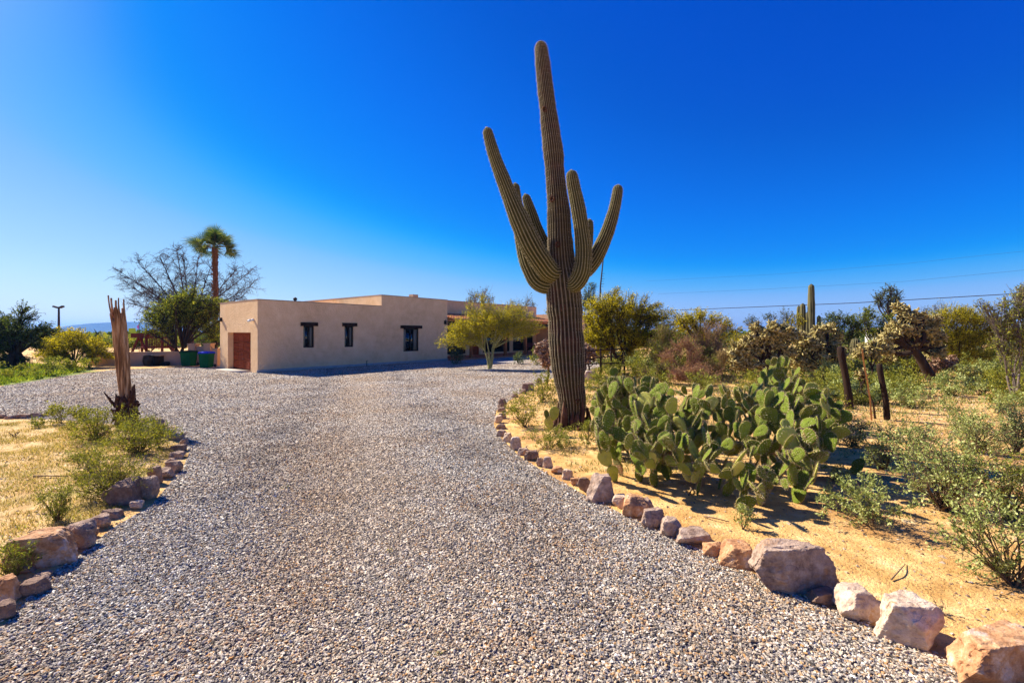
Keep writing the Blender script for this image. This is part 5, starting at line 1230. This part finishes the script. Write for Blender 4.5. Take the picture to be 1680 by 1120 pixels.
# palm
def palm(px, Y, pyt, crx, label):
    r = np.random.default_rng(5); x = (px-840)/F*Y; zt = CH+(HZ-pyt)/F*Y; o = empty('fan_palm', (x, Y, 0), label, 'palm tree')
    T = MB(); zs = np.linspace(-.1, zt, 60); rr = np.interp(zs, [0,1,zt*.6,zt], [.24,.18,.15,.19])*(1+.06*(np.arange(60) % 2)); T.tube([(x+.06*math.sin(z*.4), Y, z) for z in zs], rr, 14)
    for k in range(260):
        z = zt*(.25+.75*r.random()); a = r.random()*6.28; q = np.array([x+.15*math.cos(a), Y+.15*math.sin(a), z]); T.tube([q, q+np.array([math.cos(a)*.10, math.sin(a)*.10, .14])], [.035,.012], 4)
    T.build('trunk', m_palmbark, o)
    R_ = crx*1.0/F*Y; F_ = MB(); D_ = MB(); S_ = MB(); nf = 36
    for k in range(nf):
        a = k*2.399+r.random()*.3; el = math.radians(85-112*(k/nf)**.95+r.normal()*6); dead = k > nf
        hd = np.array([math.cos(a), math.sin(a), 0]); d = hd*math.cos(el)+np.array([0,0,math.sin(el)]); c0 = np.array([x,Y,zt+.05]); ps = R_*(.22+.40*r.random())*(.8 if dead else 1)
        hub = c0+d*ps-[0,0,.10*ps*math.cos(el)]; S_.tube([c0, (c0+hub)/2+[0,0,.03], hub], [.022,.016,.012], 4, cap=False)
        side = unit(np.cross(d, [0,0,1.])+1e-6); upv = np.cross(side, d); rl = r.normal()*.8; side = side*math.cos(rl)+upv*math.sin(rl); upv = np.cross(side, d); nb = 22; fl = R_*(.46+.12*r.random())
        for j in range(nb):
            t = (j/(nb-1)-.5)*2; an = t*1.75; dr_ = d*math.cos(an)+side*math.sin(an); l = fl*(1-.22*abs(t))*(.9+.2*r.random())
            p1 = hub+dr_*l*.55+upv*.04*abs(t); p2 = hub+dr_*l+np.array([0,0,-1.])*l*(.0+.14*r.random()); wv = unit(np.cross(dr_, upv))*.030
            V = [hub-wv*.4, p1-wv, p2, p1+wv, hub+wv*.4]; (D_ if dead else F_).add([V[0],V[1],V[3],V[4]], [[0,1,2,3]]); (D_ if dead else F_).add([V[1],V[2],V[3]], [[0,1,2]])
    S_.build('frond_stalks', m_palmbark, o); F_.build('fronds', m_frond, o, smooth=False); D_.n and D_.build('dead_fronds', m_frondold, o, smooth=False)
palm(352.5, 34., 408, 44, 'single fan palm with a reddish brown trunk rising behind the garage')

# palo verde in front of the house
def pv_front():
    x, y = G(803, 605); o = tree('palo_verde_tree', 803, 605, y, [(748,556,17),(770,545,18),(795,530,20),(820,522,20),(845,520,18),(868,530,15),(750,535,14),(738,560,10),(775,520,14),(800,508,13),(830,540,16),(855,545,13),(785,556,12),(760,567,9),(812,555,8),(875,545,8),(840,503,11),(790,490,9),(772,500,9),(858,505,9),(722,562,8),(885,535,8)], m_lfpv, m_pvbark, 'feathery yellow green palo verde with pale forked trunk in front of the porch', L_=.10, asp=.22, cover=1.1, r0=.085, stems=4, fr=.42, tw_per=38, leafdir=.8, bias=.7, gs=1.2)
pv_front()
# trees behind the house
tree('bare_topped_tree', 787, 590, 52., [(778,484,12),(795,480,12),(805,490,8),(770,492,8)], m_lfblue, m_barkgrey, 'sparse grey green tree top showing above the middle of the house', 'tree tops showing above the house roof', L_=.10, asp=.3, cover=.35, r0=.14, tw_per=40)
tree('bare_topped_tree', 850, 590, 54., [(838,498,8),(852,497,7),(866,492,9),(828,503,6),(874,500,7)], m_lfblue, m_barkgrey, 'sparse tree top above the roof just left of the giant saguaro', 'tree tops showing above the house roof', L_=.10, asp=.3, cover=.35, r0=.14, tw_per=36)
tree('bare_topped_tree', 762, 590, 56., [(757,499,5),(765,497,5)], m_lfblue, m_barkgrey, 'tiny tree top peeking over the recessed roof', 'tree tops showing above the house roof', L_=.10, asp=.3, cover=.35, r0=.1)
# right side
tree('large_palo_verde', 1012, 612, 22.5, [(975,500,22),(1000,495,22),(1025,505,24),(1050,515,22),(1075,520,20),(985,530,24),(1015,540,26),(1045,548,22),(970,555,20),(998,565,18),(1095,520,12),(1062,492,10),(1080,500,8),(1010,478,9),(965,520,14),(1100,532,10),(1040,488,9),(985,572,16),(1030,575,16),(1062,560,18),(1088,548,16),(1110,545,12)], m_lfpv, m_bark, 'large golden green palo verde just right of the giant saguaro trunk', L_=.10, asp=.30, cover=1.55, r0=.16, stems=3, fr=.4, tw_per=36, leafdir=.8)
tree('dark_far_tree', 966, 600, 34., [(965,470,10),(960,485,12),(972,490,10),(958,500,12),(975,468,5)], m_lfblue, m_bark, 'dark tree top just right of the saguaro trunk behind the golden palo verde', L_=.12, cover=1.4, r0=.12)
tree('far_right_tree', 1160, 590, 34., [(1130,524,16),(1150,518,14),(1172,524,15),(1192,534,14),(1210,544,13),(1226,554,10),(1112,530,18),(1180,550,16),(1145,545,18),(1205,565,13),(1100,512,10)], m_lfpv, m_bark, 'olive green bushy tree behind the brown thicket', L_=.12, cover=1.4, r0=.12, fr=.3)
m_tw2 = M('golden_twig', [(0,(.20,.14,.05)),(1,(.46,.34,.15))], scale=5.); m_tw3 = M('reddish_twig', [(0,(.20,.09,.05)),(1,(.44,.24,.15))], scale=5.)
rt = np.random.default_rng(41)
for k, (px_, Y_, x0, x1, t0, lf, tw, cv, lab) in enumerate((
    (1088,20.5,1062,1118,528,m_lfgreen,m_tw2,.5,'golden green thin bush at the left end of the brown scrub'),
    (1122,19.0,1080,1160,548,m_lfbrown,m_tw3,.30,'reddish leafless bush second from left in the brown scrub'),
    (1165,21.5,1128,1198,522,m_lfbrown,m_drytwig,.35,'tallest brown twiggy bush in the middle of the scrub'),
    (1190,18.6,1160,1232,566,m_lfbrown,m_tw2,.30,'low straw brown bush right of the middle of the scrub'),
    (1216,22.0,1195,1242,545,m_lfpv,m_tw2,.6,'golden bush at the right end of the brown scrub'),
    (1140,17.2,1095,1185,594,m_lfbrown,m_tw3,.28,'low tangled dry bush nearest behind the prickly pear'),
    (1075,17.8,1050,1105,588,m_lfcreo,m_stem,.7,'low olive bush at the left foot of the brown scrub'))):
    yb = HZ+F*CH/Y_; lobes = []
    for q in range(11):
        t = rt.random(); lx = x0+(x1-x0)*(.08+.84*rt.random()); e = 1-abs((lx-(x0+x1)/2)/((x1-x0)/2))**2; ly = yb-6-(yb-6-t0-8)*(.25+.75*t)*(.45+.55*e)+rt.normal()*3; lobes.append((lx, ly, 7+8*rt.random()))
    tree('dry_bush', px_, yb, Y_, lobes, lf, tw, lab, 'brown scrub behind the prickly pear', cat='bush', L_=.06, asp=.25, cover=cv, r0=.035, stems=7, fr=.08, tw_per=48, trunk_name='stems', gs=1.1)
for px_, Y_, lb, lab in ((1238,30.,[(1232,522,9),(1240,530,10),(1226,528,6),(1246,540,8)],'leftmost of three thin upright far bushes left of the tall far saguaro'),
                    (1264,30.5,[(1261,518,8),(1265,530,9),(1270,520,6)],'middle one of three thin upright far bushes left of the tall far saguaro'),
                    (1288,30.,[(1284,514,9),(1290,524,10),(1280,528,7),(1297,520,7)],'rightmost of three thin upright far bushes left of the tall far saguaro')):
    tree('far_upright_bush', px_, 580, Y_, lb, m_lfblue, m_barkgrey, lab, 'thin upright far bushes', L_=.10, asp=.3, cover=.8, r0=.06, fr=.2, tw_per=24)
tree('far_green_tree', 1255, 590, 33., [(1240,550,12),(1262,548,12),(1285,545,13),(1305,545,12),(1225,560,12)], m_lfgreen, m_bark, 'low olive green tree behind the cholla thicket', L_=.12, cover=1.4, r0=.1, fr=.2)
tree('far_yellow_bush', 1306, 585, 26.5, [(1305,520,9),(1312,528,9),(1300,530,8)], m_lfpv, m_bark, 'yellow green bush around the feet of the far saguaros', cat='bush', L_=.10, cover=1.3, r0=.06, fr=.2)
tree('creosote_bush', 1372, 600, 24., [(1362,520,13),(1380,522,14),(1398,530,13),(1410,540,12),(1355,535,13),(1375,545,16),(1350,552,14),(1400,555,14),(1418,525,8),(1345,540,10)], m_lfdark, m_bark, 'dark green creosote bush between the far saguaros and the round-topped tree', cat='bush', L_=.07, asp=.45, cover=1.25, r0=.06, stems=5, fr=.2)
tree('round_top_tree', 1462, 590, 44., [(1448,480,11),(1462,473,11),(1474,482,11),(1455,493,12),(1472,496,12),(1440,488,7),(1465,507,12),(1480,505,7),(1438,497,6)], m_lfblue, m_bark, 'tall round-topped dark tree rising above the right skyline', L_=.14, asp=.5, cover=1.15, r0=.2, stems=1, fr=.55)
tree('mid_green_tree', 1435, 592, 30., [(1415,522,12),(1432,516,12),(1450,520,13),(1470,525,12),(1490,530,10),(1425,540,14),(1455,538,13),(1480,545,12),(1405,535,10),(1395,520,9),(1425,508,9),(1445,545,14)], m_lfgreen, m_bark, 'green tree mass below the round-topped dark tree', L_=.11, cover=1.5, r0=.12, fr=.25)
tree('golden_palo_verde', 1570, 618, 22.5, [(1545,520,18),(1570,513,19),(1595,517,18),(1618,524,16),(1640,530,14),(1525,535,14),(1540,548,16),(1568,548,20),(1598,550,20),(1625,552,14),(1555,575,16),(1590,580,18),(1620,585,14),(1530,560,10),(1582,508,9)], m_lfpv, m_bark, 'dense golden green palo verde right of the leaning cholla', L_=.09, asp=.2, cover=1.5, r0=.07, stems=6, fr=.15, tw_per=40, leafdir=1.2, bias=.5)
tree('sparse_far_tree', 1530, 590, 27., [(1520,508,7),(1535,504,8),(1550,508,8),(1512,514,5)], m_lfblue, m_barkgrey, 'thin grey bare-looking tree top left of the golden palo verde', L_=.1, asp=.3, cover=.4, r0=.07, fr=.4, tw_per=30)
tree('tall_creosote', 1668, 632, 13.5, [(1610,498,9),(1628,505,10),(1645,495,10),(1662,485,12),(1680,478,14),(1655,515,14),(1680,510,18),(1640,535,14),(1668,545,20),(1700,530,24),(1630,560,10),(1690,570,18),(1655,575,14),(1720,500,24)], m_lfcreo, m_barkgrey, 'tall open creosote with pale bare limbs at the right picture edge', cat='bush', L_=.07, asp=.5, cover=1.5, r0=.05, stems=5, fr=.3, tw_per=34)
for k, (px_, Y_, lb, lf, lab) in enumerate(((1335,38.,[(1320,552,12),(1345,550,12),(1300,556,11)],m_lfdark,'dark far hedge of trees behind the tall far saguaro'),
        (1500,36.,[(1485,552,13),(1510,552,13),(1470,560,12)],m_lfgreen,'green far trees behind the leaning cholla'),
        (1650,34.,[(1630,548,14),(1655,545,14),(1680,545,14),(1610,552,12)],m_lfdark,'dark far trees behind the tall creosote'),
        (1090,36.,[(1060,550,14),(1090,548,14),(1120,548,13)],m_lfgreen,'green far trees behind the golden palo verde'),
        (15,36.,[(0,552,14),(22,548,14),(-18,555,14)],m_lfgreen,'bright green trees behind the far-left mesquite'),
        (150,44.,[(125,556,10),(148,557,10),(172,556,10),(100,558,10)],m_lfgreen,'long green tree line below the blue hill on the left'),
        (245,46.,[(205,561,9),(226,560,9),(248,560,9),(268,560,9),(290,558,10)],m_lfcreo,'green tree line seen through the wooden play set'),
        (-60,30.,[(-40,545,22),(-80,540,26),(-120,550,26)],m_lfdark,'dark trees beyond the left picture edge'),
        (1780,30.,[(1740,540,26),(1790,535,28),(1840,540,28)],m_lfgreen,'green trees beyond the right picture edge'),
        (915,50.,[(900,515,10),(915,512,10),(930,515,10)],m_lfgreen,'green tree tops behind the end of the house'))):
    tree('far_tree', px_, 585, Y_, lb, lf, m_bark, lab, L_=.14, cover=1.4, r0=.12, fr=.2)
# distant brush that reads as one mass
b = MB(); rr = np.random.default_rng(3); NN_ = 26000
th = rr.uniform(-1.25, 1.25, NN_); dd = 60+rr.random(NN_)**1.5*220; xs = np.tan(th*.9)*dd; hh_ = np.array([2.0+1.8*mnoise.noise(Vector((a*.05, d_*.02, 0))) for a, d_ in zip(xs, dd)])
P = np.stack([xs, dd, np.maximum(.1, rr.random(NN_)*np.maximum(.6, hh_))], 1); b.leaves(P, 1.1, .8, r=rr)
tag(b.build('distant_brush', m_lfdark, origin=(0,0,0), smooth=False), 'dark desert brush far out toward the horizon', 'brush', kind='stuff')

g = 'shrubs added along the porch edge to darken it'
for a in ((748,597,34,26,BL,'dark shrub added to darken the porch beside the end of the long wall'),(850,597,36,20,BL,'dark shrub added to darken the porch left of the wooden bench'),(880,599,30,26,CR,'olive shrub added to darken the right end of the porch')):
    shrub('added_porch_shrub', *a, group=g, L_=.05)  # shrubs added only to make the porch front look darker
# ------------------------------------------------------------------ chollas
def cholla(px, pyb, Y, lobes, label, joint=m_cholla, trunk=None, r0=.07, dens=1.0, jl=.13, jr=.024, leanpts=None, group=None):
    r = np.random.default_rng(int(px+Y*10)); x = (px-840)/F*Y; o = empty('cholla_cactus', (x, Y, 0), label, 'cholla cactus', group); T = MB(); J = MB()
    base = np.array([x, Y, -.05]); S = []
    for q in lobes:
        for dy in ((-.4, .4) if q[2] > 12 else (0.,)): S.append((W(q[0], q[1], Y+dy*q[2]/F*Y), q[2]/F*Y))
    if leanpts: main = catmull([W(a, b_, Y+c) for a, b_, c in leanpts], 10)
    else: c = np.mean([s[0] for s in S], axis=0); main = catmull([base, base*.6+c*.4+r.normal(size=3)*.08, base*.35+c*.65], 8)
    T.tube(main, np.linspace(r0*1.2, r0*.8, len(main)), 8)
    for c, rad_ in S:
        f = main[min(len(main)-1, int(len(main)*(.6+.4*r.random())))]; P = catmull([f, (f+c)/2+r.normal(size=3)*.12*np.linalg.norm(c-f)+[0,0,-.05], c], 8); T.tube(P, np.linspace(r0*.6, r0*.32, 8), 6)
        for k in range(int(9*dens+2)):
            d = unit(r.normal(size=3)+[0,0,.2]); e = c+d*rad_*.8*[1,1,.8]; Q = catmull([P[int(3+4*r.random())], (c+e)/2+r.normal(size=3)*.05, e], 6); T.tube(Q, np.linspace(r0*.3, .018, 6), 5)
            nj = int(19*dens*(.7+.6*r.random())*max(.7, min(1.8, rad_/.3)))
            for j in range(nj):
                p = Q[int(2+r.random()*4)]+r.normal(size=3)*rad_*.12; dj = unit(d*.5+r.normal(size=3)+[0,0,.25]); L1 = jl*(.6+.8*r.random()); rj = jr*(.8+.5*r.random())
                J.tube([p, p+dj*L1*.35, p+dj*L1*.75, p+dj*L1], [rj*.7, rj*1.1, rj, rj*.45], 6)
                if r.random() < .5: d2 = unit(dj*.6+r.normal(size=3)); q0 = p+dj*L1*.9; J.tube([q0, q0+d2*L1*.4, q0+d2*L1*.8], [rj*.6, rj*.95, rj*.4], 6)
    T.build('trunk', m_bark, o); J.build('joints', joint, o)
    # straw spines
    return o
g = 'pale chollas behind the prickly pear'
cholla(1255, 640, 18., [(1215,570,12),(1232,560,13),(1250,552,13),(1268,548,13),(1285,545,13),(1300,552,12),(1225,585,12),(1245,577,12),(1205,580,9),(1262,568,11),(1280,565,11),(1218,600,9),(1235,600,11),(1255,598,11),(1275,590,11),(1292,580,10),(1208,595,8),(1240,540,8),(1270,536,7)], 'broad pale cholla with dark limbs behind the tallest prickly pear pads', group=g)
cholla(1325, 632, 18.5, [(1318,560,13),(1335,566,13),(1350,552,12),(1358,540,9),(1365,568,12),(1345,585,13),(1320,582,12),(1372,555,9),(1300,575,10),(1375,582,10),(1325,600,11),(1350,602,10),(1308,595,9),(1372,600,8),(1340,545,7)], 'pale cholla left of the thick dark post', group=g)
cholla(1529, 618, 19.2, [(1492,520,13),(1480,515,10),(1508,525,12),(1520,530,12),(1530,540,10),(1470,540,14),(1490,545,15),(1512,548,14),(1460,552,11),(1450,560,9),(1535,525,7),(1500,560,10),(1525,560,12),(1538,555,10),(1475,505,7),(1545,570,10),(1455,575,9),(1440,570,8),(1535,582,9)], 'large pale cholla on a thick dark trunk leaning left', leanpts=[(1530,624,0),(1515,597,0),(1502,576,0),(1488,562,0)], r0=.16, dens=1.15, group=g)
cholla(1485, 632, 21., [(1460,590,11),(1478,585,12),(1495,592,12),(1450,600,9),(1510,595,10),(1520,585,9),(1485,605,9),(1465,605,9),(1500,606,9),(1445,590,8),(1478,572,9),(1530,598,8)], 'low pale cholla in the shade under the leaning one', group=g)
cholla(1425, 640, 17., [(1420,575,8),(1432,568,6),(1445,572,8),(1410,580,7),(1438,583,7)], 'small pale cholla right beside the rusty stake', group=g, r0=.04)
cholla(1550, 625, 20., [(1540,590,9),(1552,600,9),(1530,605,8),(1562,592,8)], 'small brownish cholla right of the leaning one', joint=m_chollabr, r0=.04)
cholla(896, 615, 17.5, [(896,572,9),(888,577,6),(900,585,8),(897,597,7),(890,568,5),(905,575,6)], 'brown cholla half hidden behind the left side of the giant saguaro trunk', joint=m_chollabr, r0=.04, jl=.14, jr=.03)
cholla(966, 612, 20.5, [(963,572,7),(970,580,7),(962,590,6)], 'reddish brown cholla right of the giant saguaro by the rail fence', joint=m_chollabr, r0=.04, jl=.14, jr=.03)
cholla(1436, 655, 10.6, [(1412,612,4),(1418,616,4)], 'tiny pale cholla branch low between the posts', group=g, r0=.02, jl=.07, jr=.014, dens=.5)

# leaf litter and dead twigs lying on the sand
b = MB(); n_ = 5200; xs = rng.uniform(.5, 16, n_); ys = rng.uniform(2.6, 14, n_); k = ~inside(xs, ys, DP); xs = xs[k]; ys = ys[k]
for x_, y_ in zip(xs[:1500], ys[:1500]):
    a = rng.random()*6.28; l = .02+.07*rng.random()**2; p = np.array([x_, y_, gz1(x_, y_)+.006]); d = np.array([math.cos(a)*l, math.sin(a)*l, .004]); m_ = p+d*.5+[.1*l,.1*l,.006]
    b.tube([p, m_, p+d], [.0022,.002,.001], 3, cap=False)
P = np.stack([xs, ys, gz(xs, ys)+.005], 1)+rng.normal(size=(len(xs),3))*[.02,.02,.001]; D = rng.normal(size=(len(xs),3)); D[:,2] *= .1; b.leaves(P, .022, .009, D=D, bias=.1)
tag(b.build('leaf_litter', leafmat('litter_leaf', [(0,(.10,.05,.02)),(.6,(.30,.18,.08)),(1,(.50,.40,.24))], t=.1), origin=(0,0,0), smooth=False), 'dry leaf litter and twig bits scattered on the orange sand', 'litter', kind='stuff')

b = MB(); n_ = 900; xs = rng.uniform(-5, 4, n_); ys = 2.5+9*rng.random(n_)**1.4; k = inside(xs, ys, DP); xs = xs[k]; ys = ys[k]
P = np.stack([xs, ys, np.full(len(xs), .018)], 1); D = rng.normal(size=(len(xs),3)); D[:,2] *= .2; b.leaves(P, .020, .008, D=D, bias=.1)
tag(b.build('gravel_litter', bpy.data.materials['litter_leaf'], origin=(0,0,0), smooth=False), 'few dry leaf bits lying on the gravel driveway', 'litter', kind='stuff')
for q, (px, py, w_, h_, lab) in enumerate(((720,1074,14,12,'tiny green weed sprouting in the gravel near the bottom of the picture'),(640,905,10,8,'tiny weed in the middle of the gravel driveway'),(470,800,9,7,'tiny weed in the gravel toward the left rocks'))):
    shrub('gravel_weed', px, py, w_, h_, m_lffresh, lab, 'tiny weeds in the gravel', 'weed', L_=.008, nst=6, sink=-.012)
